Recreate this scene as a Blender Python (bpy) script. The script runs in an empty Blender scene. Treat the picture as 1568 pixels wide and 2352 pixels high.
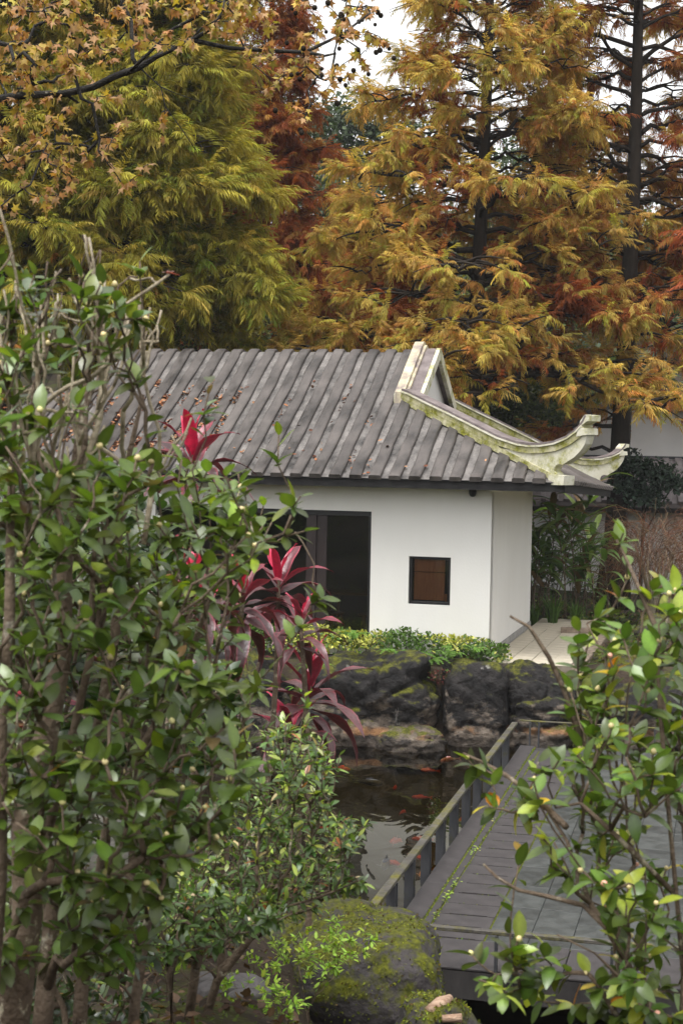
import bpy, bmesh, math, random
import numpy as np
from mathutils import Vector, Matrix, noise

# ------------------------------------------------------------------ scene, camera, light
S = bpy.context.scene
COL = S.collection
random.seed(7)
RNG = np.random.default_rng(7)
CAM_H = 3.4
PITCH = math.radians(2.606)
ROLL = 0.018
FW = np.array([0, math.cos(PITCH), -math.sin(PITCH)])
_u0 = np.array([0, math.sin(PITCH), math.cos(PITCH)])
_r0 = np.array([1.0, 0, 0])
RT = _r0 * math.cos(ROLL) + _u0 * math.sin(ROLL)
UP = _u0 * math.cos(ROLL) - _r0 * math.sin(ROLL)
cd = bpy.data.cameras.new('camera')
cam = bpy.data.objects.new('camera', cd)
COL.objects.link(cam)
cam.matrix_world = Matrix(((RT[0], UP[0], -FW[0], 0), (RT[1], UP[1], -FW[1], 0), (RT[2], UP[2], -FW[2], CAM_H), (0, 0, 0, 1)))
cd.sensor_fit = 'VERTICAL'
cd.sensor_height = 22.3
cd.sensor_width = 14.87
cd.lens = 35.0
cd.clip_start = 0.1
cd.clip_end = 2000
cd.dof.use_dof = True
cd.dof.focus_distance = 25.0
cd.dof.aperture_fstop = 6.3
S.camera = cam
SUN_EL, SUN_AZ = math.radians(70), math.radians(215)
w = bpy.data.worlds.new('World')
S.world = w
w.use_nodes = True
nt = w.node_tree
bg = nt.nodes['Background']
sky = nt.nodes.new('ShaderNodeTexSky')
sky.sky_type = 'NISHITA'
sky.sun_disc = False
sky.sun_elevation = SUN_EL
sky.sun_rotation = SUN_AZ
sky.air_density = 1.0
sky.dust_density = 4.0
hs = nt.nodes.new('ShaderNodeHueSaturation')
hs.inputs['Saturation'].default_value = 0.03
nt.links.new(sky.outputs[0], hs.inputs['Color'])
nt.links.new(hs.outputs[0], bg.inputs[0])
bg.inputs[1].default_value = 0.15
sl = bpy.data.lights.new('sun', 'SUN')
sl.energy = 0.7
sl.angle = math.radians(30)
sl.color = (1, 0.97, 0.92)
so = bpy.data.objects.new('sun', sl)
COL.objects.link(so)
so.rotation_euler = Vector((math.sin(SUN_AZ) * math.cos(SUN_EL), math.cos(SUN_AZ) * math.cos(SUN_EL), math.sin(SUN_EL))).to_track_quat('Z', 'Y').to_euler()
so.location = (0, 0, 40)
S.view_settings.view_transform = 'Standard'
S.view_settings.look = 'None'
S.view_settings.exposure = 1.28
S.view_settings.gamma = 1
S.view_settings.use_curve_mapping = False
S.render.engine = 'CYCLES'
S.cycles.max_bounces = 8
S.cycles.diffuse_bounces = 3
S.cycles.glossy_bounces = 3
S.cycles.transmission_bounces = 4
S.cycles.transparent_max_bounces = 8
S.cycles.caustics_reflective = False
S.cycles.caustics_refractive = False

def at(x, y, Y):
    """Point at depth Y on the line of sight through picture point (x, y), used to place things at their real distance."""
    d = FW + RT * ((x - 784.0) / 3691.0) - UP * ((y - 1176.0) / 3691.0)
    return np.array([0, 0, CAM_H]) + d * (Y / d[1])

def atz(x, y, z):
    d = FW + RT * ((x - 784.0) / 3691.0) - UP * ((y - 1176.0) / 3691.0)
    return np.array([0, 0, CAM_H]) + d * ((z - CAM_H) / d[2])

# ------------------------------------------------------------------ materials
def mat(name, c1, c2=None, scale=3.0, rough=0.7, spec=0.4, bump=0.0, bscale=None, stretch=(1, 1, 1), attr=False, trans=0.0,
        moss=None, moss_scale=4.0, moss_up=None, moss_lo=0.5, moss_hi=0.62, rough2=None, tint=None, coat=0.0, detail=6):
    m = bpy.data.materials.new(name)
    m.use_nodes = True
    n = m.node_tree
    L = n.links.new
    p = n.nodes['Principled BSDF']
    p.inputs['Roughness'].default_value = rough
    p.inputs['Specular IOR Level'].default_value = spec
    p.inputs['Coat Weight'].default_value = coat
    tc = n.nodes.new('ShaderNodeTexCoord')
    mp = n.nodes.new('ShaderNodeMapping')
    mp.inputs['Scale'].default_value = stretch
    L(tc.outputs['Object'], mp.inputs[0])
    nz = n.nodes.new('ShaderNodeTexNoise')
    nz.inputs['Scale'].default_value = scale
    nz.inputs['Detail'].default_value = detail
    nz.inputs['Roughness'].default_value = 0.65
    L(mp.outputs[0], nz.inputs[0])
    rp = n.nodes.new('ShaderNodeValToRGB')
    rp.color_ramp.elements[0].position = 0.32
    rp.color_ramp.elements[1].position = 0.68
    rp.color_ramp.elements[0].color = (*c1, 1)
    rp.color_ramp.elements[1].color = (*(c2 or c1), 1)
    L(nz.outputs[0], rp.inputs[0])
    out = rp.outputs[0]
    if attr:
        at_ = n.nodes.new('ShaderNodeAttribute')
        at_.attribute_name = 'Col'
        mx = n.nodes.new('ShaderNodeMix')
        mx.data_type = 'RGBA'
        mx.blend_type = 'MULTIPLY'
        mx.inputs[0].default_value = 1.0
        L(at_.outputs[0], mx.inputs[6])
        L(out, mx.inputs[7])
        out = mx.outputs[2]
    if moss:
        n2 = n.nodes.new('ShaderNodeTexNoise')
        n2.inputs['Scale'].default_value = moss_scale
        n2.inputs['Detail'].default_value = 8
        n2.inputs['Roughness'].default_value = 0.7
        L(tc.outputs['Object'], n2.inputs[0])
        fac = n2.outputs[0]
        if moss_up is not None:
            g = n.nodes.new('ShaderNodeNewGeometry')
            sx = n.nodes.new('ShaderNodeSeparateXYZ')
            L(g.outputs['Normal'], sx.inputs[0])
            ma = n.nodes.new('ShaderNodeMath')
            ma.operation = 'MULTIPLY_ADD'
            ma.inputs[1].default_value = moss_up
            L(sx.outputs[2], ma.inputs[0])
            L(fac, ma.inputs[2])
            fac = ma.outputs[0]
        mr = n.nodes.new('ShaderNodeMapRange')
        mr.inputs[1].default_value = moss_lo
        mr.inputs[2].default_value = moss_hi
        L(fac, mr.inputs[0])
        n3 = n.nodes.new('ShaderNodeTexNoise')
        n3.inputs['Scale'].default_value = 35
        L(tc.outputs['Object'], n3.inputs[0])
        r3 = n.nodes.new('ShaderNodeValToRGB')
        r3.color_ramp.elements[0].color = (moss[0] * .45, moss[1] * .45, moss[2] * .45, 1)
        r3.color_ramp.elements[1].color = (moss[0] * 1.4, moss[1] * 1.3, moss[2], 1)
        r3.color_ramp.elements[0].position = .3
        r3.color_ramp.elements[1].position = .7
        L(n3.outputs[0], r3.inputs[0])
        mx2 = n.nodes.new('ShaderNodeMix')
        mx2.data_type = 'RGBA'
        L(mr.outputs[0], mx2.inputs[0])
        L(out, mx2.inputs[6])
        L(r3.outputs[0], mx2.inputs[7])
        out = mx2.outputs[2]
        rr = n.nodes.new('ShaderNodeMapRange')
        rr.inputs[3].default_value = rough
        rr.inputs[4].default_value = 0.95
        L(mr.outputs[0], rr.inputs[0])
        L(rr.outputs[0], p.inputs['Roughness'])
    elif rough2 is not None:
        rr = n.nodes.new('ShaderNodeMapRange')
        rr.inputs[1].default_value = .35
        rr.inputs[2].default_value = .65
        rr.inputs[3].default_value = rough
        rr.inputs[4].default_value = rough2
        L(nz.outputs[0], rr.inputs[0])
        L(rr.outputs[0], p.inputs['Roughness'])
    L(out, p.inputs['Base Color'])
    if bump:
        nb = n.nodes.new('ShaderNodeTexNoise')
        nb.inputs['Scale'].default_value = bscale or scale * 4
        nb.inputs['Detail'].default_value = 8
        L(mp.outputs[0], nb.inputs[0])
        b = n.nodes.new('ShaderNodeBump')
        b.inputs['Strength'].default_value = bump
        b.inputs['Distance'].default_value = 0.03
        L(nb.outputs[0], b.inputs['Height'])
        L(b.outputs[0], p.inputs['Normal'])
    if trans:
        o = n.nodes['Material Output']
        tr = n.nodes.new('ShaderNodeBsdfTranslucent')
        mt = n.nodes.new('ShaderNodeMix')
        mt.data_type = 'RGBA'
        mt.blend_type = 'MULTIPLY'
        mt.inputs[0].default_value = 1
        L(out, mt.inputs[6])
        mt.inputs[7].default_value = (*(tint or (1.5, 1.6, .6)), 1)
        L(mt.outputs[2], tr.inputs[0])
        ms = n.nodes.new('ShaderNodeMixShader')
        ms.inputs[0].default_value = trans
        L(p.outputs[0], ms.inputs[1])
        L(tr.outputs[0], ms.inputs[2])
        L(ms.outputs[0], o.inputs[0])
    return m

M = {}
M['tile'] = mat('roof_tile_clay', (.016, .013, .012), (.112, .096, .088), 2.2, .42, .5, .4, 14, (1, .22, 1), rough2=.75)
M['pan'] = mat('roof_pan_clay', (.022, .019, .018), (.20, .182, .17), 4, .5, .45, 1.0, 18, (1, .5, 1), rough2=.8)
M['plaster'] = mat('white_plaster', (.69, .672, .635), (.74, .724, .692), 1.1, .85, .2, .10, 45, (1, 1, .45))
M['plaster2'] = mat('far_plaster', (.66, .66, .65), (.74, .74, .73), .8, .85, .2)
M['stain'] = mat('stained_render', (.56, .53, .40), (.68, .66, .56), 5, .85, .2, .25, 60, moss=(.26, .27, .04), moss_scale=3.5, moss_lo=.47, moss_hi=.68)
M['mossband'] = mat('mossy_render', (.40, .37, .20), (.62, .58, .42), 6, .9, .2, .4, 50, moss=(.20, .21, .028), moss_scale=5, moss_lo=.36, moss_hi=.62)
M['cream'] = mat('weathered_cream_render', (.66, .58, .38), (.22, .18, .17), 4, .8, .3, .2, 50, (1, 1, .5))
M['lilac'] = mat('worn_capping', (.11, .088, .086), (.22, .185, .18), 5, .7, .3, .2, 40)
M['darkwood'] = mat('dark_stained_wood', (.008, .008, .008), (.022, .020, .020), 6, .7, .25, .2, 30, (1, 1, 6))
M['black'] = mat('black_frame', (.006, .006, .007), (.012, .011, .011), 5, .4, .4)
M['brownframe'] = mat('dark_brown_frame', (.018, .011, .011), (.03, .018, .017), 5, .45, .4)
M['panelwood'] = mat('brown_wood_panel', (.42, .13, .05), (.56, .20, .085), 4, .4, .4, .1, 30, (14, 1, 1.0))
M['concrete'] = mat('grey_plinth', (.22, .21, .20), (.36, .35, .33), 9, .85, .2, .3, 50)
M['pathtile'] = mat('cream_paving', (.43, .38, .29), (.56, .50, .40), 3, .75, .3, .15, 60)
M['grout'] = mat('dark_grout', (.16, .13, .10), (.25, .21, .17), 9, .9, .2)
M['kerb'] = mat('weathered_kerb', (.17, .13, .10), (.34, .27, .21), 7, .85, .2, .4, 30)
M['rock'] = None
M['mossrock'] = mat('moss_covered_rock', (.020, .017, .017), (.055, .047, .048), 4, .75, .3, .8, 22, moss=(.075, .084, .007), moss_scale=7, moss_up=.10, moss_lo=.50, moss_hi=.62)
M['deckstone'] = mat('purple_grey_stone', (.031, .027, .0275), (.060, .053, .053), 6, .66, .3, .25, 90, rough2=.75)
M['slate'] = mat('wet_green_slate', (.018, .020, .019), (.055, .058, .055), 5, .42, .35, .22, 40, rough2=.55)
M['slate2'] = mat('wet_grey_slate', (.028, .031, .029), (.072, .076, .072), 5, .42, .35, .22, 40, rough2=.6)
M['rail'] = mat('mossy_rail_metal', (.035, .032, .03), (.10, .09, .075), 7, .6, .4, .4, 40, moss=(.12, .115, .012), moss_scale=3, moss_lo=.46, moss_hi=.66)
M['railpost'] = mat('dark_grey_post', (.028, .029, .033), (.055, .055, .06), 6, .5, .4, .2, 40, (1, 1, .4), moss=(.06, .06, .01), moss_scale=5, moss_lo=.56, moss_hi=.75)
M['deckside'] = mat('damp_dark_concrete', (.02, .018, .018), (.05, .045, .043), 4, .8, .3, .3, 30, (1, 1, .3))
M['jointmoss'] = mat('joint_moss', (.035, .045, .006), (.17, .20, .02), 30, .95, .1, .8, 90)
M['soil'] = mat('damp_soil', (.018, .013, .009), (.05, .035, .024), 5, .95, .2, .8, 20, moss=(.06, .075, .010), moss_scale=1.6, moss_lo=.50, moss_hi=.62)
M['pondbed'] = mat('pond_silt', (.03, .026, .012), (.05, .043, .02), 2, .95, .1)
M['stone'] = mat('grey_cobble', (.05, .045, .045), (.12, .108, .106), 6, .6, .4, .5, 30)
M['leaf'] = mat('glossy_leaf', (.75, .75, .75), (1.2, 1.2, 1.2), 25, .33, .75, 0, attr=True, trans=.28)
M['softleaf'] = mat('soft_leaf', (.75, .75, .75), (1.2, 1.2, 1.2), 15, .55, .3, 0, attr=True, trans=.35)
M['needle'] = mat('feathery_leaf', (1.35, 1.35, 1.35), (1.75, 1.75, 1.75), 1.2, .7, .2, 0, attr=True, trans=.45, tint=(1.25, 1.15, .7))
M['farleaf'] = mat('far_leaf', (.8, .8, .8), (1.2, 1.2, 1.2), .8, .6, .3, 0, attr=True, trans=.25)
M['tileaf'] = mat('ti_leaf', (.7, .7, .7), (1.2, 1.2, 1.2), 16, .36, .75, .25, 40, stretch=(1, 1, 1), attr=True, trans=.13, tint=(1.5, .8, .9))
M['bark'] = mat('lichened_bark', (.075, .052, .036), (.16, .12, .085), 14, .85, .2, .5, 60, moss=(.42, .40, .36), moss_scale=11, moss_lo=.57, moss_hi=.66)
M['twig'] = mat('pale_twig_bark', (.18, .14, .09), (.38, .33, .24), 25, .8, .2, .4, 80)
M['darkbark'] = mat('dark_bark', (.012, .009, .007), (.035, .027, .02), 5, .9, .2, .6, 25, (1, 1, .25))
M['ambark'] = mat('liquidambar_bark', (.012, .011, .01), (.045, .042, .038), 20, .85, .2, .5, 50, moss=(.33, .33, .31), moss_scale=14, moss_lo=.60, moss_hi=.68)
M['bud'] = mat('flower_bud', (.9, .9, .9), (1.1, 1.1, 1.1), 30, .45, .4, attr=True)
M['fruit'] = mat('spiky_fruit', (.012, .01, .008), (.03, .022, .015), 40, .9, .1)
M['koi_red'] = mat('red_koi_skin', (.62, .045, .008), (.75, .08, .012), 8, .3, .5)
M['koi_orange'] = mat('orange_koi_skin', (.75, .22, .02), (.85, .45, .10), 6, .3, .5)
M['koi_white'] = mat('white_and_red_koi_skin', (.75, .70, .66), (.65, .06, .02), 7, .3, .5)
M['koi_dark'] = mat('grey_koi_skin', (.03, .03, .03), (.06, .06, .065), 8, .35, .5)
M['litter'] = mat('dead_leaf', (.8, .8, .8), (1.2, 1.2, 1.2), 20, .75, .2, attr=True)
M['fartile'] = mat('far_roof_tile', (.10, .085, .085), (.20, .175, .175), 3, .6, .4, .2, 20, (1, .3, 1))
M['darktile'] = mat('dark_ridge_tile', (.045, .05, .06), (.08, .085, .095), 5, .6, .4)
M['hill'] = mat('wooded_hillside', (.02, .03, .012), (.05, .06, .022), .6, .95, .1, .8, 2)
M['lampglass'] = mat('lamp_cover', (.7, .66, .58), (.75, .71, .63), 3, .4, .4)
M['wing'] = mat('dragonfly_wing', (.25, .14, .11), (.32, .2, .16), 20, .3, .5, trans=.5, tint=(1, 1, 1))
M['insect'] = mat('dragonfly_body', (.30, .05, .02), (.42, .09, .03), 20, .4, .4)
M['drift'] = mat('broken_wood', (.25, .14, .09), (.50, .36, .26), 10, .8, .2, .5, 40, (1, 6, 1))
M['furniture'] = mat('room_wood', (.10, .05, .025), (.16, .08, .04), 6, .5, .3)

def rock_mat():
    """Dark weathered rock: black algae above, paler bare stone with a rusty band near the water, moss on flat tops."""
    m = bpy.data.materials.new('weathered_rock')
    m.use_nodes = True
    n = m.node_tree
    L = n.links.new
    p = n.nodes['Principled BSDF']
    tc = n.nodes.new('ShaderNodeTexCoord')
    g = n.nodes.new('ShaderNodeNewGeometry')
    def nz(sc, det=8, st=(1, 1, 1)):
        mp = n.nodes.new('ShaderNodeMapping')
        mp.inputs['Scale'].default_value = st
        L(g.outputs['Position'], mp.inputs[0])
        t = n.nodes.new('ShaderNodeTexNoise')
        t.inputs['Scale'].default_value = sc
        t.inputs['Detail'].default_value = det
        t.inputs['Roughness'].default_value = .65
        L(mp.outputs[0], t.inputs[0])
        return t.outputs[0]
    def ramp(f, a, b, pa=.35, pb=.65):
        r = n.nodes.new('ShaderNodeValToRGB')
        r.color_ramp.elements[0].color = (*a, 1)
        r.color_ramp.elements[1].color = (*b, 1)
        r.color_ramp.elements[0].position = pa
        r.color_ramp.elements[1].position = pb
        L(f, r.inputs[0])
        return r.outputs[0]
    def mixc(f, a, b):
        x = n.nodes.new('ShaderNodeMix')
        x.data_type = 'RGBA'
        L(f, x.inputs[0])
        L(a, x.inputs[6])
        L(b, x.inputs[7])
        return x.outputs[2]
    def rng(f, a, b, c=0., d=1.):
        r = n.nodes.new('ShaderNodeMapRange')
        for i, v in enumerate((a, b, c, d)):
            r.inputs[i + 1].default_value = v
        L(f, r.inputs[0])
        return r.outputs[0]
    def math_(op, a, b):
        x = n.nodes.new('ShaderNodeMath')
        x.operation = op
        for i, v in enumerate((a, b)):
            if isinstance(v, (int, float)):
                x.inputs[i].default_value = v
            else:
                L(v, x.inputs[i])
        return x.outputs[0]
    p.inputs['Specular IOR Level'].default_value = .25
    dark = ramp(nz(6), (.0045, .004, .004), (.021, .0175, .0165))
    bare = ramp(nz(6), (.055, .041, .031), (.185, .15, .118))
    rust = ramp(nz(9), (.16, .075, .03), (.34, .17, .07))
    sp = n.nodes.new('ShaderNodeSeparateXYZ')
    L(g.outputs['Position'], sp.inputs[0])
    z = sp.outputs[2]
    # bare stone shows low on the face in broken patches; a rusty line stands at the old water mark
    low = rng(z, -.25, -.72)
    f = math_('ADD', math_('MULTIPLY', low, .17), nz(2.2, 10, (1, 1, 1.8)))
    c = mixc(rng(f, .62, .70), dark, bare)
    zz = math_('ADD', z, math_('MULTIPLY', nz(2.5), .14))
    band = math_('MULTIPLY', math_('MULTIPLY', rng(zz, -.82, -.78), rng(zz, -.68, -.73)), rng(nz(1.7), .47, .56))
    c = mixc(math_('MULTIPLY', band, .75), c, rust)
    wet = rng(zz, -.80, -.90)
    c = mixc(math_('MULTIPLY', wet, .7), c, ramp(nz(7), (.03, .024, .018), (.09, .07, .055)))
    streak = rng(nz(4.5, 4, (1, 1, .12)), .66, .72)
    c = mixc(math_('MULTIPLY', streak, .5), c, ramp(nz(20), (.25, .23, .21), (.5, .48, .45)))
    nrm = n.nodes.new('ShaderNodeSeparateXYZ')
    L(g.outputs['Normal'], nrm.inputs[0])
    mf = math_('ADD', math_('MULTIPLY', nrm.outputs[2], .32), nz(3.2))
    mfac = rng(mf, .74, .86)
    c = mixc(mfac, c, ramp(nz(28), (.028, .032, .004), (.13, .13, .016)))
    L(c, p.inputs['Base Color'])
    L(rng(mfac, 0, 1, .62, .95), p.inputs['Roughness'])
    vo = n.nodes.new('ShaderNodeTexVoronoi')
    vo.feature = 'DISTANCE_TO_EDGE'
    vo.inputs['Scale'].default_value = 1.9
    vm = n.nodes.new('ShaderNodeMapping')
    vm.inputs['Scale'].default_value = (1, 1, 1.9)
    vm.inputs['Rotation'].default_value = (.2, .3, .1)
    L(g.outputs['Position'], vm.inputs[0])
    L(vm.outputs[0], vo.inputs[0])
    hgt = math_('ADD', math_('MULTIPLY', rng(vo.outputs[0], 0, .10), .10), nz(11, 12))
    b = n.nodes.new('ShaderNodeBump')
    b.inputs['Strength'].default_value = 1.0
    b.inputs['Distance'].default_value = .07
    L(hgt, b.inputs['Height'])
    L(b.outputs[0], p.inputs['Normal'])
    return m
M['rock'] = rock_mat()

def water_mat():
    m = bpy.data.materials.new('murky_pond_water')
    m.use_nodes = True
    n = m.node_tree
    L = n.links.new
    n.nodes.remove(n.nodes['Principled BSDF'])
    o = n.nodes['Material Output']
    tc = n.nodes.new('ShaderNodeTexCoord')
    mp = n.nodes.new('ShaderNodeMapping')
    mp.inputs['Scale'].default_value = (1, .55, 1)
    L(tc.outputs['Object'], mp.inputs[0])
    a = n.nodes.new('ShaderNodeTexNoise')
    a.inputs['Scale'].default_value = 2.2
    a.inputs['Detail'].default_value = 2.5
    a.inputs['Distortion'].default_value = .6
    L(mp.outputs[0], a.inputs[0])
    b = n.nodes.new('ShaderNodeBump')
    b.inputs['Strength'].default_value = .10
    b.inputs['Distance'].default_value = .12
    L(a.outputs[0], b.inputs['Height'])
    gl = n.nodes.new('ShaderNodeBsdfGlossy')
    gl.inputs['Roughness'].default_value = .015
    gl.inputs['Color'].default_value = (.95, .95, .93, 1)
    L(b.outputs[0], gl.inputs['Normal'])
    tr = n.nodes.new('ShaderNodeBsdfTransparent')
    tr.inputs[0].default_value = (.44, .38, .21, 1)
    fr = n.nodes.new('ShaderNodeFresnel')
    fr.inputs[0].default_value = 1.33
    L(b.outputs[0], fr.inputs['Normal'])
    ms = n.nodes.new('ShaderNodeMixShader')
    L(fr.outputs[0], ms.inputs[0])
    L(tr.outputs[0], ms.inputs[1])
    L(gl.outputs[0], ms.inputs[2])
    L(ms.outputs[0], o.inputs[0])
    return m
M['water'] = water_mat()

def glass_mat():
    m = bpy.data.materials.new('window_glass')
    m.use_nodes = True
    n = m.node_tree
    L = n.links.new
    n.nodes.remove(n.nodes['Principled BSDF'])
    o = n.nodes['Material Output']
    gl = n.nodes.new('ShaderNodeBsdfGlossy')
    gl.inputs['Roughness'].default_value = .01
    tr = n.nodes.new('ShaderNodeBsdfTransparent')
    tr.inputs[0].default_value = (.8, .83, .8, 1)
    fr = n.nodes.new('ShaderNodeFresnel')
    fr.inputs[0].default_value = 1.6
    ms = n.nodes.new('ShaderNodeMixShader')
    L(fr.outputs[0], ms.inputs[0])
    L(tr.outputs[0], ms.inputs[1])
    L(gl.outputs[0], ms.inputs[2])
    L(ms.outputs[0], o.inputs[0])
    return m
M['glass'] = glass_mat()

# ------------------------------------------------------------------ object helpers
def tag(o, label=None, cat=None, group=None, kind=None):
    if label: o['label'] = label
    if cat: o['category'] = cat
    if group: o['group'] = group
    if kind: o['kind'] = kind
    return o

def link(o, parent=None):
    COL.objects.link(o)
    if parent is not None:
        o.parent = parent
    return o

def empty(name, loc, rz=0.0, label=None, cat=None, group=None):
    o = bpy.data.objects.new(name, None)
    o.location = [float(v) for v in loc]
    o.rotation_euler = (0, 0, rz)
    o.empty_display_size = .2
    link(o)
    return tag(o, label, cat, group)

def mesh_np(name, V, F, cols=None, smooth=False):
    """V (n,3); F list of (m,k) int arrays."""
    me = bpy.data.meshes.new(name)
    V = np.asarray(V, dtype=np.float32)
    me.vertices.add(len(V))
    me.vertices.foreach_set('co', V.ravel())
    F = [np.asarray(f, dtype=np.int32) for f in F if len(f)]
    li = np.concatenate([f.ravel() for f in F])
    st, c = [], 0
    for f in F:
        st.append(c + np.arange(len(f), dtype=np.int32) * f.shape[1])
        c += f.size
    st = np.concatenate(st)
    me.loops.add(len(li))
    me.loops.foreach_set('vertex_index', li)
    me.polygons.add(len(st))
    me.polygons.foreach_set('loop_start', st)
    me.polygons.foreach_set('use_smooth', np.full(len(st), bool(smooth)))
    if cols is not None:
        a = me.color_attributes.new('Col', 'FLOAT_COLOR', 'POINT')
        c4 = np.ones((len(V), 4), dtype=np.float32)
        c4[:, :3] = cols
        a.data.foreach_set('color', c4.ravel())
    me.update(calc_edges=True)
    return me

class MB:
    def __init__(s):
        s.v, s.f, s.c, s.n = [], {}, [], 0
    def add(s, V, F, col=None):
        V = np.asarray(V, float)
        for f in F:
            s.f.setdefault(len(f), []).append([i + s.n for i in f])
        s.v.append(V)
        if col is not None:
            c = np.asarray(col, float)
            s.c.append(np.broadcast_to(c, (len(V), 3)))
        s.n += len(V)
    def box(s, a, b, xf=None, bev=0.0, col=None):
        (x0, y0, z0), (x1, y1, z1) = a, b
        if bev:
            V = []
            for z, i in ((z0, bev), (z0 + bev, 0), (z1 - bev, 0), (z1, bev)):
                V += [(x0 + i, y0 + i, z), (x1 - i, y0 + i, z), (x1 - i, y1 - i, z), (x0 + i, y1 - i, z)]
            F = [(3, 2, 1, 0), (12, 13, 14, 15)]
            for l in range(3):
                for k in range(4):
                    F.append((l * 4 + k, l * 4 + (k + 1) % 4, l * 4 + 4 + (k + 1) % 4, l * 4 + 4 + k))
        else:
            V = [(x0, y0, z0), (x1, y0, z0), (x1, y1, z0), (x0, y1, z0), (x0, y0, z1), (x1, y0, z1), (x1, y1, z1), (x0, y1, z1)]
            F = [(3, 2, 1, 0), (4, 5, 6, 7), (0, 1, 5, 4), (1, 2, 6, 5), (2, 3, 7, 6), (3, 0, 4, 7)]
        V = np.array(V, float)
        if xf is not None:
            V = np.array([xf(p) for p in V])
        s.add(V, F, col)
    def tube(s, P, R, sides=6, col=None, cap=True):
        P = np.asarray(P, float)
        n = len(P)
        R = np.broadcast_to(np.asarray(R, float), (n,))
        T = np.gradient(P, axis=0)
        T /= np.linalg.norm(T, axis=1)[:, None] + 1e-9
        ref = np.array([0, 0, 1.0]) if abs(T[:, 2]).mean() < .8 else np.array([1.0, 0, 0])
        U = np.cross(T, ref)
        U /= np.linalg.norm(U, axis=1)[:, None] + 1e-9
        W = np.cross(T, U)
        a = np.linspace(0, 2 * np.pi, sides, endpoint=False)
        V = P[:, None, :] + R[:, None, None] * (np.cos(a)[None, :, None] * U[:, None, :] + np.sin(a)[None, :, None] * W[:, None, :])
        V = V.reshape(-1, 3)
        F = []
        for i in range(n - 1):
            for k in range(sides):
                k2 = (k + 1) % sides
                F.append((i * sides + k, i * sides + k2, i * sides + sides + k2, i * sides + sides + k))
        if cap:
            F.append(tuple(range(sides))[::-1])
            F.append(tuple((n - 1) * sides + k for k in range(sides)))
        s.add(V, F, col)
    def prism(s, outline, d0, d1, xf):
        """outline in (a,b); extruded from d0 to d1; xf maps (a,b,d) to a point."""
        n = len(outline)
        V = [xf((a, b, d0)) for a, b in outline] + [xf((a, b, d1)) for a, b in outline]
        F = [(i, (i + 1) % n, n + (i + 1) % n, n + i) for i in range(n)]
        F += [tuple(range(n))[::-1], tuple(range(n, 2 * n))]
        s.add(V, F)
    def grid(s, P, col=None, flip=False):
        """P (a,b,3) array of points."""
        P = np.asarray(P, float)
        a, b = P.shape[:2]
        F = []
        for i in range(a - 1):
            for j in range(b - 1):
                q = (i * b + j, i * b + j + 1, (i + 1) * b + j + 1, (i + 1) * b + j)
                F.append(q[::-1] if flip else q)
        s.add(P.reshape(-1, 3), F, col)
    def mesh(s, name, smooth=False):
        V = np.concatenate(s.v)
        cols = np.concatenate(s.c) if s.c and sum(len(c) for c in s.c) == len(V) else None
        big = [f for k, f in s.f.items()]
        return mesh_np(name, V, [np.array(f) for f in big], cols, smooth)
    def build(s, name, m, parent=None, smooth=False, loc=None):
        o = bpy.data.objects.new(name, s.mesh(name, smooth))
        o.data.materials.append(m)
        if loc is not None:
            o.location = loc
        link(o, parent)
        return o

def fix_normals(o):
    bm = bmesh.new()
    bm.from_mesh(o.data)
    bmesh.ops.recalc_face_normals(bm, faces=bm.faces)
    bm.to_mesh(o.data)
    bm.free()
    return o

def unit(v):
    v = np.asarray(v, float)
    return v / (np.linalg.norm(v) + 1e-9)

def frames(X, up):
    """Rotation matrices (N,3,3) with columns X, Y, Z; Z as close to `up` as it can be."""
    X = X / (np.linalg.norm(X, axis=1)[:, None] + 1e-9)
    Z = up - (up * X).sum(1)[:, None] * X
    Z /= np.linalg.norm(Z, axis=1)[:, None] + 1e-9
    Y = np.cross(Z, X)
    return np.stack([X, Y, Z], axis=2)

def cloud(tmpls, R, T, scale, col, pick=None, shade=None):
    """Stamp templates (V,F) at frames R, points T. Returns V, F-list, cols."""
    N = len(T)
    scale = np.broadcast_to(np.asarray(scale, float), (N,))
    pick = np.zeros(N, int) if pick is None else pick
    Vs, Fs, Cs, off = [], {}, [], 0
    for k, (tv, tf) in enumerate(tmpls):
        idx = np.nonzero(pick == k)[0]
        if not len(idx): continue
        tv = np.asarray(tv, float)
        P = np.einsum('nij,vj->nvi', R[idx], tv) * scale[idx][:, None, None] + T[idx][:, None, :]
        nv = len(tv)
        Vs.append(P.reshape(-1, 3))
        c = np.repeat(col[idx][:, None, :], nv, axis=1)
        if shade is not None:
            c = c * np.asarray(shade[k])[None, :, None]
        Cs.append(c.reshape(-1, 3))
        by = {}
        for f in tf: by.setdefault(len(f), []).append(f)
        for n_, fl in by.items():
            fa = np.array(fl)[None] + (off + np.arange(len(idx)) * nv)[:, None, None]
            Fs.setdefault(n_, []).append(fa.reshape(-1, n_))
        off += len(idx) * nv
    return np.concatenate(Vs), [np.concatenate(f) for f in Fs.values()], np.concatenate(Cs)

def cloud_obj(name, m, parent, data, smooth=False, origin=None):
    V, F, C = data
    if origin is not None:
        V = V - np.asarray(origin)[None]
    me = mesh_np(name, V, F, C, smooth)
    me.materials.append(m)
    o = bpy.data.objects.new(name, me)
    link(o, parent)
    return o

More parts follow.
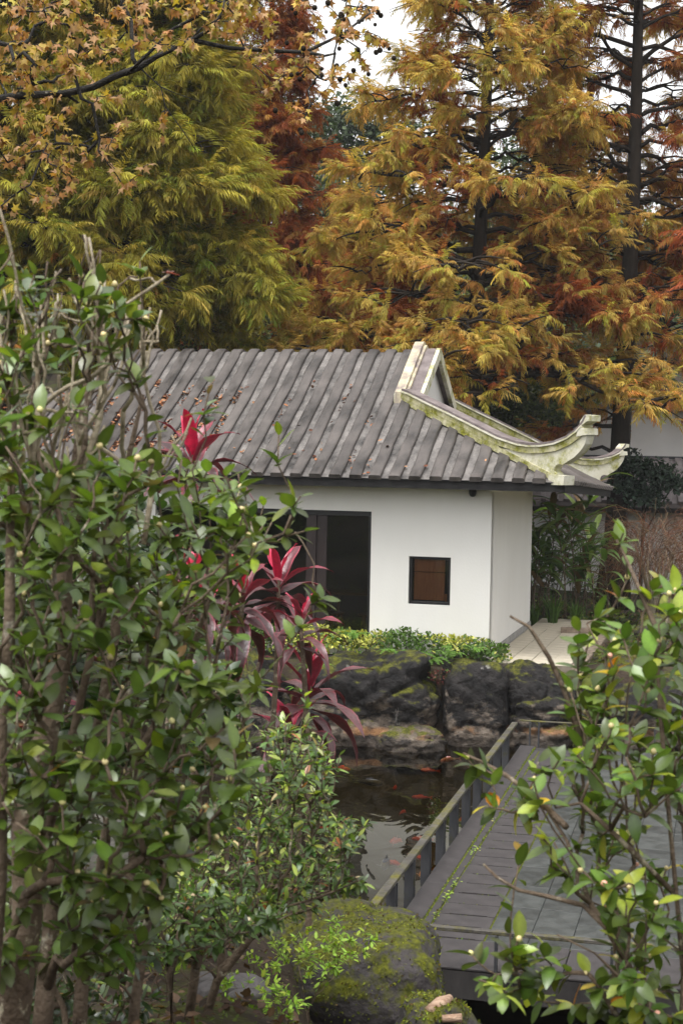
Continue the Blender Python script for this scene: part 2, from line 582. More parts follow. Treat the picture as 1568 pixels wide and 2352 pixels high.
def leaf_tmpl(width=.24, droop=.25, fold=.18, st=(.14, .38, .62, .84), tip=1.0, power=.85, stem=.08):
    V, F, sh = [(0, 0, 0)], [], [.9]
    for x in st:
        hw = width * math.sin(math.pi * x ** power) ** .8
        zc = -droop * x * x
        V += [(x, hw, zc + fold * hw), (x, 0, zc), (x, -hw, zc + fold * hw)]
        sh += [.92, 1.22, .92]
    V.append((tip, 0, -droop * tip * tip))
    sh.append(.9)
    n = len(st)
    F += [(0, 2, 1), (0, 3, 2)]
    for i in range(n - 1):
        a, b = 1 + i * 3, 4 + i * 3
        F += [(a, a + 1, b + 1, b), (a + 1, a + 2, b + 2, b + 1)]
    a, t = 1 + (n - 1) * 3, 1 + n * 3
    F += [(a, a + 1, t), (a + 1, a + 2, t)]
    return np.array(V), F, np.array(sh)

def vary(base, n, rng, sv=.25, hue=.12):
    """Colours round a base, varied in value and in red/green balance."""
    b = np.asarray(base, float)
    k = np.exp(rng.normal(0, sv, (n, 1)))
    h = np.exp(rng.normal(0, hue, (n, 3)))
    return b[None] * k * h

def lerp(a, b, t): return a + (b - a) * t

# ------------------------------------------------------------------ setting: ground, pond, hill
WATER_Z = -1.05
def sm(x, a, b):
    t = np.clip((x - a) / (b - a), 0, 1)
    return t * t * (3 - 2 * t)

def ground_z(x, y):
    x = np.asarray(x, float); y = np.asarray(y, float)
    left = np.interp(y, [-12, 0, 3.5, 5, 6.5, 8, 9.5, 10.8, 11.6, 13], [2.6, 2.0, 1.85, 1.5, 1.02, .62, .40, .10, -.95, -1.5])
    right = np.interp(y, [-12, 0, 3.5, 5, 6.5, 8, 9.5, 10.8, 11.6, 13], [2.6, 2.0, 1.8, 1.1, .1, -.6, -1.2, -1.4, -1.5, -1.5])
    k = sm(x, -.40, .45)
    near = left * (1 - k) + right * k
    far = np.interp(y, [12, 23.2, 23.9, 24.4, 46, 60, 85, 120, 170], [-1.5, -1.5, -.5, -.03, -.03, 2.5, 11, 18, 20])
    far = far + sm(-x, 4, 14) * sm(y, 30, 42) * 2.6 * (1 - sm(y, 55, 70))
    z = np.where(y < 12.5, near, far)
    side = sm(-x, 5.5, 7.5) + sm(x, 9, 11)
    z = np.where((y > 10) & (y < 24.4), z * (1 - side) + side * .15, z)
    far_right = sm(x, 4.3, 5.5) * sm(y, 26, 32) * (1 - sm(y, 48, 56))
    z = z - .35 * far_right
    z = z + .05 * np.sin(x * 2.1 + y * .7) * np.sin(y * 1.7 - x * .6) * (np.abs(z) < 30)
    inside = sm(x, -9.8, -9.2) * (1 - sm(x, 4.4, 4.9)) * sm(y, 24.3, 24.6) * (1 - sm(y, 33, 36))
    return z * (1 - inside) + inside * (-.06)

xs = np.concatenate([np.linspace(-120, -16, 22), np.linspace(-15, 15, 121), np.linspace(16, 120, 22)])
ys = np.concatenate([np.linspace(-30, 2, 12), np.linspace(2.5, 36, 136), np.linspace(37, 200, 56)])
gx, gy = np.meshgrid(xs, ys)
gz = ground_z(gx, gy)
g = MB()
g.grid(np.stack([gx, gy, gz], axis=2))
ground = g.build('ground', M['soil'], smooth=True)
tag(ground, kind='structure')

g = MB()
g.grid(np.stack(np.meshgrid(np.linspace(-7.4, 10.5, 60), np.linspace(10.9, 23.9, 50)) + [np.full((50, 60), WATER_Z)], axis=2))
water = g.build('pond_water', M['water'], smooth=True)
tag(water, kind='structure')
g = MB()
g.grid(np.stack(np.meshgrid(np.linspace(-7.4, 10.5, 8), np.linspace(10.9, 23.9, 8)) + [np.full((8, 8), WATER_Z - .33)], axis=2))
bed = g.build('pond_bed', M['pondbed'])
tag(bed, kind='structure')

hz_ = MB(); hz_.box((-126, -36, -3.2), (126, 206, 30))
hm = bpy.data.materials.new('damp_air'); hm.use_nodes = True
hm.node_tree.nodes.remove(hm.node_tree.nodes['Principled BSDF'])
pv = hm.node_tree.nodes.new('ShaderNodeVolumePrincipled')
pv.inputs['Color'].default_value = (.9, .92, .94, 1); pv.inputs['Density'].default_value = .0004
hm.node_tree.links.new(pv.outputs[0], hm.node_tree.nodes['Material Output'].inputs['Volume'])
tag(hz_.build('haze', hm), kind='stuff')

# ------------------------------------------------------------------ pavilion (own axes: s along the front, t to the back)
PA = math.radians(14.7)
PC = np.array([2.345, 25.103, 0.0])
E1 = np.array([math.cos(PA), -math.sin(PA), 0]); E2 = np.array([math.sin(PA), math.cos(PA), 0])
def PW(s, t, z): return PC + E1 * s + E2 * t + np.array([0, 0, z])
pav = empty('pavilion', PC, -PA, 'white walled garden pavilion with grey ribbed tile roof and upswept ridge ends by the pond', 'pavilion')

EAVE_T, BACK_T, EAVE_S, GAB_S, HIP_T = -.61, 6.9, 1.23, -1.71, 1.59
LEFT_S = -10.3
def hprof(d):
    u = np.clip(d / 3.755, 0, 1.05)
    return 2.80 + 2.20 * (.9 * u + .1 * u * u)
def roof_z(s, t):
    a, b = t - EAVE_T, BACK_T - t
    k = .10
    d = -k * math.log(math.exp(-a / k) + math.exp(-b / k)) if max(a, b) < 60 else min(a, b)
    dr = .30 * min(1, max(0, (s - GAB_S) / 2.94)) * min(1, max(0, (t - EAVE_T) / 7.51))
    return float(hprof(d)) - dr
def right_z(s, t):
    d = (EAVE_S - s) * 2.2 / 2.94
    dr = .30 * min(1, max(0, (s - GAB_S) / 2.94)) * min(1, max(0, (t - EAVE_T) / 7.51))
    return float(hprof(d)) - dr
def hip_s(t):
    q = min(t, 6.29 - t)
    return EAVE_S - (q - EAVE_T) * 2.94 / 2.2 if q < HIP_T else GAB_S
def left_s(t):
    q = min(t, 6.29 - t)
    return LEFT_S + (q - EAVE_T) * .85

# walls with openings
DOOR = (-5.6, -1.93, .08, 2.25)
WIN = (-1.307, -.633, .80, 1.562)
def wall_with_holes(s0, s1, z0, z1, holes, t0, t1):
    mb = MB()
    S_ = sorted({s0, s1, *[h[0] for h in holes], *[h[1] for h in holes]})
    Z_ = sorted({z0, z1, *[h[2] for h in holes], *[h[3] for h in holes]})
    def hole(i, j):
        if i < 0 or j < 0 or i >= len(S_) - 1 or j >= len(Z_) - 1: return True
        cs, cz = (S_[i] + S_[i + 1]) / 2, (Z_[j] + Z_[j + 1]) / 2
        return any(h[0] < cs < h[1] and h[2] < cz < h[3] for h in holes)
    for i in range(len(S_) - 1):
        for j in range(len(Z_) - 1):
            if hole(i, j): continue
            a, b, c, d = S_[i], S_[i + 1], Z_[j], Z_[j + 1]
            mb.add([(a, t0, c), (b, t0, c), (b, t0, d), (a, t0, d)], [(0, 1, 2, 3)])
            mb.add([(a, t1, c), (b, t1, c), (b, t1, d), (a, t1, d)], [(3, 2, 1, 0)])
            if hole(i - 1, j): mb.add([(a, t0, c), (a, t1, c), (a, t1, d), (a, t0, d)], [(3, 2, 1, 0)])
            if hole(i + 1, j): mb.add([(b, t0, c), (b, t1, c), (b, t1, d), (b, t0, d)], [(0, 1, 2, 3)])
            if hole(i, j - 1): mb.add([(a, t0, c), (b, t0, c), (b, t1, c), (a, t1, c)], [(3, 2, 1, 0)])
            if hole(i, j + 1): mb.add([(a, t0, d), (b, t0, d), (b, t1, d), (a, t1, d)], [(0, 1, 2, 3)])
    return mb
wall_with_holes(-9.2, 0, -.15, 2.74, [DOOR, WIN], 0, .22).build('wall', M['plaster'], pav)
side = wall_with_holes(.222, 4.55, -.15, 2.56, [], 0, 1)
mb = MB()
mb.add([(0, .0, -.15), (0, 4.55, -.15), (0, 4.55, 2.60), (0, .0, 2.70), (-.2, .222, -.15), (-.2, 4.55, -.15), (-.2, 4.55, 2.60), (-.2, .222, 2.70)],
       [(0, 1, 2, 3), (7, 6, 5, 4), (1, 5, 6, 2), (3, 2, 6, 7)])
mb.build('wall', M['plaster'], pav)
mb = MB()
mb.box((-9.2, 4.35, -.15), (-.21, 4.55, 2.7))
mb.box((-9.2, .23, -.15), (-9.0, 4.34, 2.7))
mb.build('wall', M['plaster'], pav)
mb = MB(); mb.box((.003, .02, 0), (.018, 4.56, .115)); mb.build('plinth', M['concrete'], pav)
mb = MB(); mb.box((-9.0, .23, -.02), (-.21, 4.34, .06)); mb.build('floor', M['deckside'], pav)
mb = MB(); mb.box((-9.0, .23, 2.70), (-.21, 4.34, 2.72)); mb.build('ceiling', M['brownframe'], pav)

lin = MB()  # dark boards added over the inner plaster; their colour stands in for room shade
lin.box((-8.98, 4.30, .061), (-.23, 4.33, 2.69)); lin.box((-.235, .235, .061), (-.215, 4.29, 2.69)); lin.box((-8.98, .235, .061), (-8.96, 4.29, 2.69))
lin.build('darkening_lining', M['brownframe'], pav)
# sliding glass door
door = empty('sliding_door', (0, 0, 0)); door.parent = pav
fr = MB()
fr.box((-5.6, .06, 2.17), (-1.93, .16, 2.25)); fr.box((-1.985, .06, .08), (-1.932, .16, 2.168)); fr.box((-5.598, .06, .08), (-1.987, .16, .13))
fr.build('frame', M['black'], door)
for a, b, q in ((-3.02, -2.86, .07), (-2.858, -2.69, .11)):
    f = MB(); f.box((a, q, .132), (b, q + .05, 2.168), bev=.006); f.build('stile', M['brownframe'], door)
f = MB(); f.box((-4.42, .09, .132), (-4.30, .14, 2.168)); f.build('stile', M['brownframe'], door)
for a, b in ((-2.69, -1.987), (-4.30, -3.02), (-5.59, -4.42)):
    f = MB(); f.box((a + .002, .115, .135), (b - .002, .125, 2.166)); f.build('pane', M['glass'], door)
# small window
win = empty('window', (0, 0, 0)); win.parent = pav
a, b, c, d = WIN
f = MB(); k = .045
for bx in (((a + .002, .05, c + .002), (a + k, .13, d - .002)), ((b - k, .05, c + .002), (b - .002, .13, d - .002)),
           ((a + k + .001, .05, d - k), (b - k - .001, .13, d - .002)), ((a + k + .001, .05, c + .002), (b - k - .001, .13, c + k))):
    f.box(*bx, bev=.004)
f.build('frame', M['black'], win)
f = MB(); f.box((a + k + .002, .09, c + k + .002), (b - k - .002, .097, d - k - .002)); f.build('pane', M['glass'], win)
f = MB(); f.box((a + .06, .15, c + .06), (b - .12, .17, d - .26), bev=.004); f.box((a + .06, .15, d - .252), (b - .12, .17, d - .05), bev=.004)
f.build('wood_panel', M['panelwood'], win)
f = MB(); f.box((b - .105, .12, c + .05), (b - .075, .14, c + .17)); f.build('latch', M['panelwood'], win)
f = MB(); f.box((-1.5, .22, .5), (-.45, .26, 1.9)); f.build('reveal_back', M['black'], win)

# roof: one sheet over the ridge, one on the right slope, fascia, ribs
roof = empty('roof', (0, 0, 0)); roof.parent = pav
ts = np.concatenate([np.linspace(EAVE_T, 2.9, 22), np.linspace(2.95, 3.34, 9), np.linspace(3.4, BACK_T, 16)])
P = [[(lerp(left_s(t), hip_s(t), i / 24), t, roof_z(lerp(left_s(t), hip_s(t), i / 24), t)) for i in range(25)] for t in ts]
mb = MB(); mb.grid(P, flip=True)
P = []
for w_ in np.linspace(0, 1, 10):
    s_ = EAVE_S - 2.94 * w_
    P.append([(s_, t, right_z(s_, t)) for t in np.linspace(EAVE_T + 2.2 * w_, BACK_T - 2.2 * w_, 16)])
mb.grid(P, flip=True)
P = []
for w_ in np.linspace(0, 1, 8):
    q = lerp(EAVE_T, 3.14, w_)
    P.append([(left_s(q), t, roof_z(left_s(q), q)) for t in np.linspace(q, 6.29 - q, 12)])
mb.grid(P)
mb.build('roof_deck', M['pan'], roof, smooth=True)

def rib(path, wdir, rng, w=.19, h=.055):
    """Raised cover tile: a low box with softened top edges swept along path."""
    path = np.asarray(path, float); wdir = np.asarray(wdir, float)
    n = len(path)
    V = []
    jit = rng.normal(0, .006, n)
    for i, p in enumerate(path):
        t = unit(path[min(i + 1, n - 1)] - path[max(i - 1, 0)])
        up = np.cross(t, wdir)
        if up[2] < 0: up = -up
        ww = w * (1 + rng.normal(0, .025))
        hh = h + rng.normal(0, .003)
        c = p + wdir * jit[i]
        for a_, b_ in ((-.5, -.02), (-.49, hh * .75), (-.38, hh), (.38, hh), (.49, hh * .75), (.5, -.02)):
            V.append(c + wdir * (a_ * ww) + up * b_)
    F = []
    for i in range(n - 1):
        for k in range(5):
            F.append((i * 6 + k, i * 6 + k + 1, i * 6 + k + 7, i * 6 + k + 6))
    F += [tuple(range(6))[::-1], tuple((n - 1) * 6 + k for k in range(6))]
    m_ = MB(); m_.add(V, F)
    return m_
rr = np.random.default_rng(3)
k = 0
while True:
    s_ = -2.06 - .3185 * k
    if s_ < LEFT_S + .15: break
    t0 = EAVE_T - .03
    tt = [t for t in np.concatenate([np.linspace(t0, 2.9, 9), [2.98, 3.06, 3.145, 3.23, 3.31, 3.4], np.linspace(3.6, BACK_T + .03, 7)]) if left_s(t) <= s_ + .01 or t < .0 and s_ > LEFT_S]
    seg = [t for t in tt if left_s(min(max(t, EAVE_T), BACK_T)) <= s_]
    if len(seg) > 2:
        q = [t for t in seg if t <= 3.145 or left_s(3.14) <= s_]
        fix_normals(rib([(s_, t, roof_z(s_, t)) for t in q], (1, 0, 0), rr).build('cover_tile', M['tile'], roof, smooth=False))
    k += 1
k = 0
while True:
    s_ = -1.742 + .3185 * k
    if s_ > EAVE_S - .12: break
    te = EAVE_T + (EAVE_S - s_) * 2.2 / 2.94
    te = min(te, HIP_T) - .02
    fix_normals(rib([(s_, t, roof_z(s_, t)) for t in np.linspace(EAVE_T - .03, te, 8)], (1, 0, 0), rr).build('cover_tile', M['tile'], roof))
    tb = BACK_T - (EAVE_S - s_) * 2.2 / 2.94
    tb = max(tb, 4.69) + .02
    fix_normals(rib([(s_, t, roof_z(s_, t)) for t in np.linspace(tb, BACK_T + .03, 5)], (1, 0, 0), rr).build('cover_tile', M['tile'], roof))
    k += 1
for t in np.arange(EAVE_T + .2, BACK_T - .1, .3185):
    q = min(t, 6.29 - t)
    s_end = EAVE_S - (q - EAVE_T) * 2.94 / 2.2 if q < HIP_T else GAB_S
    fix_normals(rib([(s_, t, right_z(s_, t)) for s_ in np.linspace(EAVE_S + .03, s_end, 6)], (0, 1, 0), rr).build('cover_tile', M['tile'], roof))

# fascia and soffit
def eave_drop(s, t): return .30 * min(1, max(0, (s - GAB_S) / 2.94)) * min(1, max(0, (t - EAVE_T) / 7.51))
fa = MB()
fa.box((LEFT_S + .03, EAVE_T + .035, 2.655), (EAVE_S - .03, EAVE_T + .075, 2.80))
def fx(s, t0, t1, z0, z1):
    V = []
    for (ss) in (s - .04, s):
        for t in (t0, t1):
            for z in (z0, z1):
                V.append((ss, t, z - eave_drop(ss, t)))
    fa.add(V, [(0, 1, 3, 2), (4, 6, 7, 5), (0, 4, 5, 1), (2, 3, 7, 6), (1, 5, 7, 3), (0, 2, 6, 4)])
fx(EAVE_S - .035, EAVE_T + .077, BACK_T - .03, 2.655, 2.80)
fa.box((LEFT_S + .03, BACK_T - .075, 2.50), (EAVE_S - .08, BACK_T - .035, 2.62))
fix_normals(fa.build('fascia', M['darkwood'], roof))
sf = MB()
n1 = 14
sf.grid([[(s, t, 2.70 - eave_drop(s, t)) for s in np.linspace(LEFT_S + .05, EAVE_S - .08, 20)] for t in np.linspace(EAVE_T + .08, BACK_T - .08, n1)])
sf.build('soffit', M['plaster'], roof)
dr = MB()
dr.box((LEFT_S + .02, EAVE_T + .02, 2.785), (EAVE_S - .02, EAVE_T + .034, 2.80))
dr.build('drip_edge', M['black'], roof)

# gable: stepped capping over the ridge, white wall below
gab = empty('gable', (0, 0, 0)); gab.parent = pav
def sweep(s0, s1, zlo, zhi, m, name, tb=.0, parent=gab, top=.10):
    tt = np.concatenate([np.linspace(HIP_T - .03 + tb, 2.85, 9), np.linspace(2.93, 3.36, 7), np.linspace(3.44, 4.72 - tb, 9)])
    V, F = [], []
    for t in tt:
        q = min(t - EAVE_T, BACK_T - t)
        kk = top
        a_, b_ = t - EAVE_T, BACK_T - t
        d_ = -kk * math.log(math.exp(-a_ / kk) + math.exp(-b_ / kk)) + kk * .35
        z = float(hprof(d_))
        V += [(s0, t, z + zlo), (s0, t, z + zhi), (s1, t, z + zhi), (s1, t, z + zlo)]
    for i in range(len(tt) - 1):
        for k_ in range(4):
            F.append((i * 4 + k_, i * 4 + (k_ + 1) % 4, i * 4 + 4 + (k_ + 1) % 4, i * 4 + 4 + k_))
    e = (len(tt) - 1) * 4
    F += [(3, 2, 1, 0), (e, e + 1, e + 2, e + 3)]
    mb_ = MB(); mb_.add(V, F)
    return fix_normals(mb_.build(name, m, parent))
sweep(-1.945, -1.935 + .15, -.12, .17, M['cream'], 'upper_capping')
sweep(-1.957, -1.9455, -.12, .13, M['stain'], 'capping_lip')
sweep(-1.784, -1.735, -.12, .105, M['cream'], 'capping_step')
sweep(-1.734, -1.56, -.12, .05, M['lilac'], 'lower_capping')
sweep(-1.559, -1.49, -.16, .045, M['stain'], 'barge_edge', top=.05)
tt = np.linspace(HIP_T, 6.29 - HIP_T, 21)
V = [(-1.66, t, roof_z(-1.72, t) - .03) for t in tt] + [(-1.66, t, 3.6) for t in tt]
gw = MB(); gw.add(V, [(i, i + 1, 22 + i, 21 + i) for i in range(20)])
gw.add([(v[0] - .04, v[1], v[2]) for v in V], [(i + 1, i, 21 + i, 22 + i) for i in range(20)])
gw.build('gable_wall', M['plaster'], gab)

# hip ridges with upswept wings
WTOP = [(-.06, 4.262), (.123, 4.219), (.629, 4.048), (1.101, 3.898), (1.674, 3.706), (2.264, 3.508), (2.692, 3.413), (2.965, 3.389), (3.234, 3.397), (3.52, 3.433), (3.777, 3.514), (3.966, 3.618), (4.069, 3.704)]
WWING = [(2.30, 3.30), (3.016, 3.075), (3.467, 2.905), (3.56, 2.90), (3.554, 2.934), (3.50, 2.975), (3.507, 3.012), (3.55, 3.06), (3.625, 3.087), (3.70, 3.075), (3.744, 3.097), (3.807, 3.13), (3.933, 3.188), (4.03, 3.26), (4.098, 3.324), (4.15, 3.39), (4.168, 3.449), (4.19, 3.52), (4.14, 3.60)]
def hip_ridge(o_s, o_t, d_s, d_t, drop, ws=1.0, lift=1.0):
    d = unit(np.array([d_s, d_t, 0.])); nrm = np.array([-d[1], d[0], 0])
    o = np.array([o_s, o_t, 0.])
    hr = empty('hip_ridge', (0, 0, 0)); hr.parent = pav
    def xf(p):
        a_, b_, q = p
        if a_ > 2.7: a_, b_ = 2.7 + (a_ - 2.7) * ws, b_ - max(0, b_ - 3.4) * (1 - lift)
        v = o + d * a_ + nrm * q
        v[2] = b_ - drop * min(1, max(0, a_ / 3.67))
        return v
    def band(top, lo, hi, half, m, name, w1=None):
        pts = [p for p in top if w1 is None or p[0] <= w1]
        fine = []
        for (a0, b0), (a1, b1) in zip(pts, pts[1:]):
            for q in np.linspace(0, 1, 4)[:-1]: fine.append((lerp(a0, a1, q), lerp(b0, b1, q)))
        fine.append(pts[-1])
        V, F = [], []
        for i, (a_, b_) in enumerate(fine):
            a0, b0 = fine[max(0, i - 1)]; a1, b1 = fine[min(len(fine) - 1, i + 1)]
            t_ = unit((a1 - a0, b1 - b0)); nx, nz_ = -t_[1], t_[0]
            for e, q in ((lo, -half), (hi, -half), (hi, half), (lo, half)):
                V.append(xf((a_ + nx * e, b_ + nz_ * e, q)))
        n = len(fine)
        for i in range(n - 1):
            for k_ in range(4):
                F.append((i * 4 + k_, i * 4 + (k_ + 1) % 4, i * 4 + 4 + (k_ + 1) % 4, i * 4 + 4 + k_))
        F += [(3, 2, 1, 0), ((n - 1) * 4, (n - 1) * 4 + 1, (n - 1) * 4 + 2, (n - 1) * 4 + 3)]
        b_ = MB(); b_.add(V, F)
        return fix_normals(b_.build(name, m, hr))
    # top is the upper edge of the near face of the capping
    band(WTOP + [(4.11, 3.75), (4.165, 3.836)], -.035, 0, .115, M['lilac'], 'capping')
    band(WTOP, -.062, -.037, .128, M['stain'], 'capping_lip')
    band(WTOP, -.16, -.064, .105, M['mossband'], 'moulding')
    # masonry under the capping, stepping over the ribs, then the foot
    base = MB()
    lo = []
    for w_ in np.linspace(-.05, 3.42, 60):
        u_ = 2.2 - max(w_, 0) / 3.67 * 2.2
        lo.append((w_, float(hprof(u_)) - .03))
    hi = [(w_, max(b_ + .02, float(np.interp(w_, [p[0] for p in WTOP], [p[1] for p in WTOP])) - .158 if w_ < 2.35 else b_ + .17 * 1)) for w_, b_ in lo]
    hi = [(w_, min(h_, float(np.interp(w_, [-.05, 2.3, 3.47], [4.12, 3.31, 2.93])) if w_ > 2.3 else h_)) for w_, h_ in hi]
    V, F = [], []
    for (w_, a_), (_, b_) in zip(lo, hi):
        for z, q in ((a_, -.10), (b_, -.10), (b_, .10), (a_, .10)): V.append(xf((w_, z, q)))
    n = len(lo)
    for i in range(n - 1):
        for k_ in range(4): F.append((i * 4 + k_, i * 4 + (k_ + 1) % 4, i * 4 + 4 + (k_ + 1) % 4, i * 4 + 4 + k_))
    F += [(3, 2, 1, 0), ((n - 1) * 4, (n - 1) * 4 + 1, (n - 1) * 4 + 2, (n - 1) * 4 + 3)]
    base.add(V, F); fix_normals(base.build('base_course', M['mossband'], hr))
    ft = MB(); ft.prism([(3.425, 2.76), (3.75, 2.765), (3.765, 2.905), (3.425, 2.925)], -.115, .115, xf); fix_normals(ft.build('foot_block', M['stain'], hr))
    low = np.array([(float(np.interp(p[0], [q[0] for q in WTOP], [q[1] for q in WTOP])) - .15) for p in WTOP])
    outline = WWING + [(p[0], l) for p, l in list(zip(WTOP, low))[::-1] if 2.35 < p[0] < 4.05]
    wg = MB(); wg.prism(outline, -.08, .08, xf)
    fix_normals(wg.build('upswept_wing', M['stain'], hr))
    tb = MB(); tb.prism([(4.0, 3.50), (4.23, 3.53), (4.22, 3.625), (4.04, 3.645)], -.12, .12, xf)
    fix_normals(tb.build('corbel_block', M['stain'], hr))
    tb = MB(); tb.prism([(4.05, 3.655), (4.22, 3.735), (4.275, 3.735), (4.28, 3.825), (4.16, 3.835), (4.07, 3.735)], -.112, .112, xf)
    fix_normals(tb.build('tip_block', M['stain'], hr))
    return hr
hip_ridge(GAB_S, HIP_T, 2.94, -2.2, 0, .96, .97)
hip_ridge(GAB_S, 6.29 - HIP_T, 2.94, 2.2, .31, .80, .72)

# dead leaves caught on the roof, in the pans
lit = []
lr = np.random.default_rng(5)
for k_ in range(26):
    s0_ = -2.06 - .3185 * k_ + .16
    n_h = int(lr.integers(2, 5)) if k_ >= 9 else int(lr.integers(0, 3))
    for h_ in range(n_h):
        tc_ = lr.uniform(-.2, 1.9) if k_ >= 9 else lr.uniform(-.5, 2.6)
        sp_ = lr.uniform(.06, .30)
        for q in range(int((sp_ * 170 if k_ >= 9 else sp_ * 45) * lr.uniform(.5, 1.2))):
            t = float(np.clip(lr.normal(tc_, sp_), -.55, 2.8)); s_ = s0_ + lr.normal(0, .034)
            lit.append((s_, t, roof_z(s_, t) + .01 + .03 * lr.random() * math.exp(-((t - tc_) / sp_) ** 2)))
for i in range(60):
    s_ = lr.uniform(-7, 1); t = lr.uniform(-.5, 2)
    if s_ < hip_s(t) - .3: lit.append((s_, t, roof_z(s_, t) + .06))
lit = np.array([PW(*p) for p in lit])
N = len(lit)
Rm = frames(lr.normal(0, 1, (N, 3)) * [1, 1, .25], np.tile([0, -.4, 1.], (N, 1)) + lr.normal(0, .35, (N, 3)))
T1 = leaf_tmpl(.33, -.25, .3)
cols = np.array([(.16, .055, .025), (.24, .10, .045), (.09, .035, .02), (.32, .17, .09)])[lr.integers(0, 4, N)] * np.exp(lr.normal(0, .25, (N, 1)))
o = cloud_obj('leaf_litter', M['litter'], None, cloud([T1[:2]], Rm, lit, lr.uniform(.045, .095, N), cols, shade=[T1[2]]))
tag(o, 'brown dead leaves caught between the ribs of the pavilion roof', 'leaf litter', kind='stuff')

# camera and lamp under the eave
c = PW(-.28, .16, 2.60)
sc = empty('security_camera', PW(-.30, -.05, 2.70), -PA, 'small black dome camera hanging under the pavilion eave', 'security camera')
mb = MB(); mb.box((-.035, -.035, -.05), (.035, .035, -.001), bev=.005); mb.build('bracket', M['plaster2'], sc)
mb = MB()
rings = [(0, .001), (.055, 0), (.06, -.03), (.06, -.06), (.05, -.095), (.03, -.115), (0.001, -.122)]
V = [[(r * math.cos(a_), r * math.sin(a_), z - .05) for a_ in np.linspace(0, 2 * math.pi, 17)] for r, z in rings]
mb.grid(V); mb.build('dome', M['black'], sc, smooth=True)
lp = empty('ceiling_lamp', PW(.10, -.22, 2.70), -PA, 'round cream lamp fixed to the soffit above the wall corner', 'lamp')
mb = MB()
V = [[(r * math.cos(a_), r * math.sin(a_), z) for a_ in np.linspace(0, 2 * math.pi, 25)] for r, z in [(.15, 0), (.15, -.02), (.145, -.03)]]
mb.grid(V); mb.build('rim', M['plaster2'], lp, smooth=True)
mb = MB()
V = [[(r * math.cos(a_), r * math.sin(a_), z) for a_ in np.linspace(0, 2 * math.pi, 25)] for r, z in [(.143, -.031), (.12, -.055), (.06, -.07), (.001, -.073)]]
mb.grid(V); mb.build('cover', M['lampglass'], lp, smooth=True)

# furniture dimly visible behind the glass
tb = empty('table', PW(-2.35, 1.7, .06), -PA, 'wooden table standing in the dim room behind the glass door', 'table')
mb = MB(); mb.box((-.7, -.35, .70), (.7, .35, .74), bev=.008); mb.build('tabletop', M['furniture'], tb)
for sx in (-1, 1):
    for sy in (-1, 1):
        mb = MB(); mb.tube([(sx * .6, sy * .28, .699), (sx * .66, sy * .32, 0)], [.028, .02]); mb.build('leg', M['furniture'], tb)
for q, (ds, lab) in enumerate(((-2.75, 'wooden stool in the dim room, nearer the door stiles'), (-2.2, 'wooden stool in the dim room, nearer the white wall'))):
    stl = empty('stool', PW(ds, .95, .06), -PA, lab, 'stool', 'stools behind the glass door')
    mb = MB(); V = [[(r * math.cos(a_), r * math.sin(a_), z) for a_ in np.linspace(0, 2 * math.pi, 17)] for r, z in [(.001, .45), (.16, .45), (.165, .435), (.155, .42), (.001, .418)]]
    mb.grid(V); mb.build('seat', M['furniture'], stl)
    for k_ in range(3):
        a_ = k_ * 2.094 + .4
        mb = MB(); mb.tube([(.1 * math.cos(a_), .1 * math.sin(a_), .418), (.19 * math.cos(a_), .19 * math.sin(a_), 0)], [.018, .013]); mb.build('leg', M['furniture'], stl)

# path of cream tiles beside the wall, kerb, low retaining walls
path = MB(); path.box((.02, -.42, -.12), (1.34, 6.2, -.012))
path_o = path.build('path', M['grout'], empty('path_base', PC, -PA), loc=(0, 0, 0))
pb = path_o.parent; path_o.parent = None; bpy.data.objects.remove(pb)
path_o.location = PC; path_o.rotation_euler = (0, 0, -PA); tag(path_o, kind='structure')
tmb = MB(); tmb.box((-.158, -.158, -.0115), (.158, .158, .006), bev=.004)
tme = tmb.mesh('paving_tile'); tme.materials.append(M['pathtile'])
for i in range(4):
    for j in range(20):
        o = bpy.data.objects.new('paving_tile', tme)
        o.location = (.19 + .325 * i + (.004 * ((i * 7 + j * 3) % 3 - 1)), -.26 + .325 * j, .001 * ((i * 5 + j * 11) % 4))
        link(o, path_o)
kb = MB(); kb.box((1.345, -.42, -.35), (1.52, 4.3, .03), bev=.015)
kb = kb.build('kerb', M['kerb'], path_o)

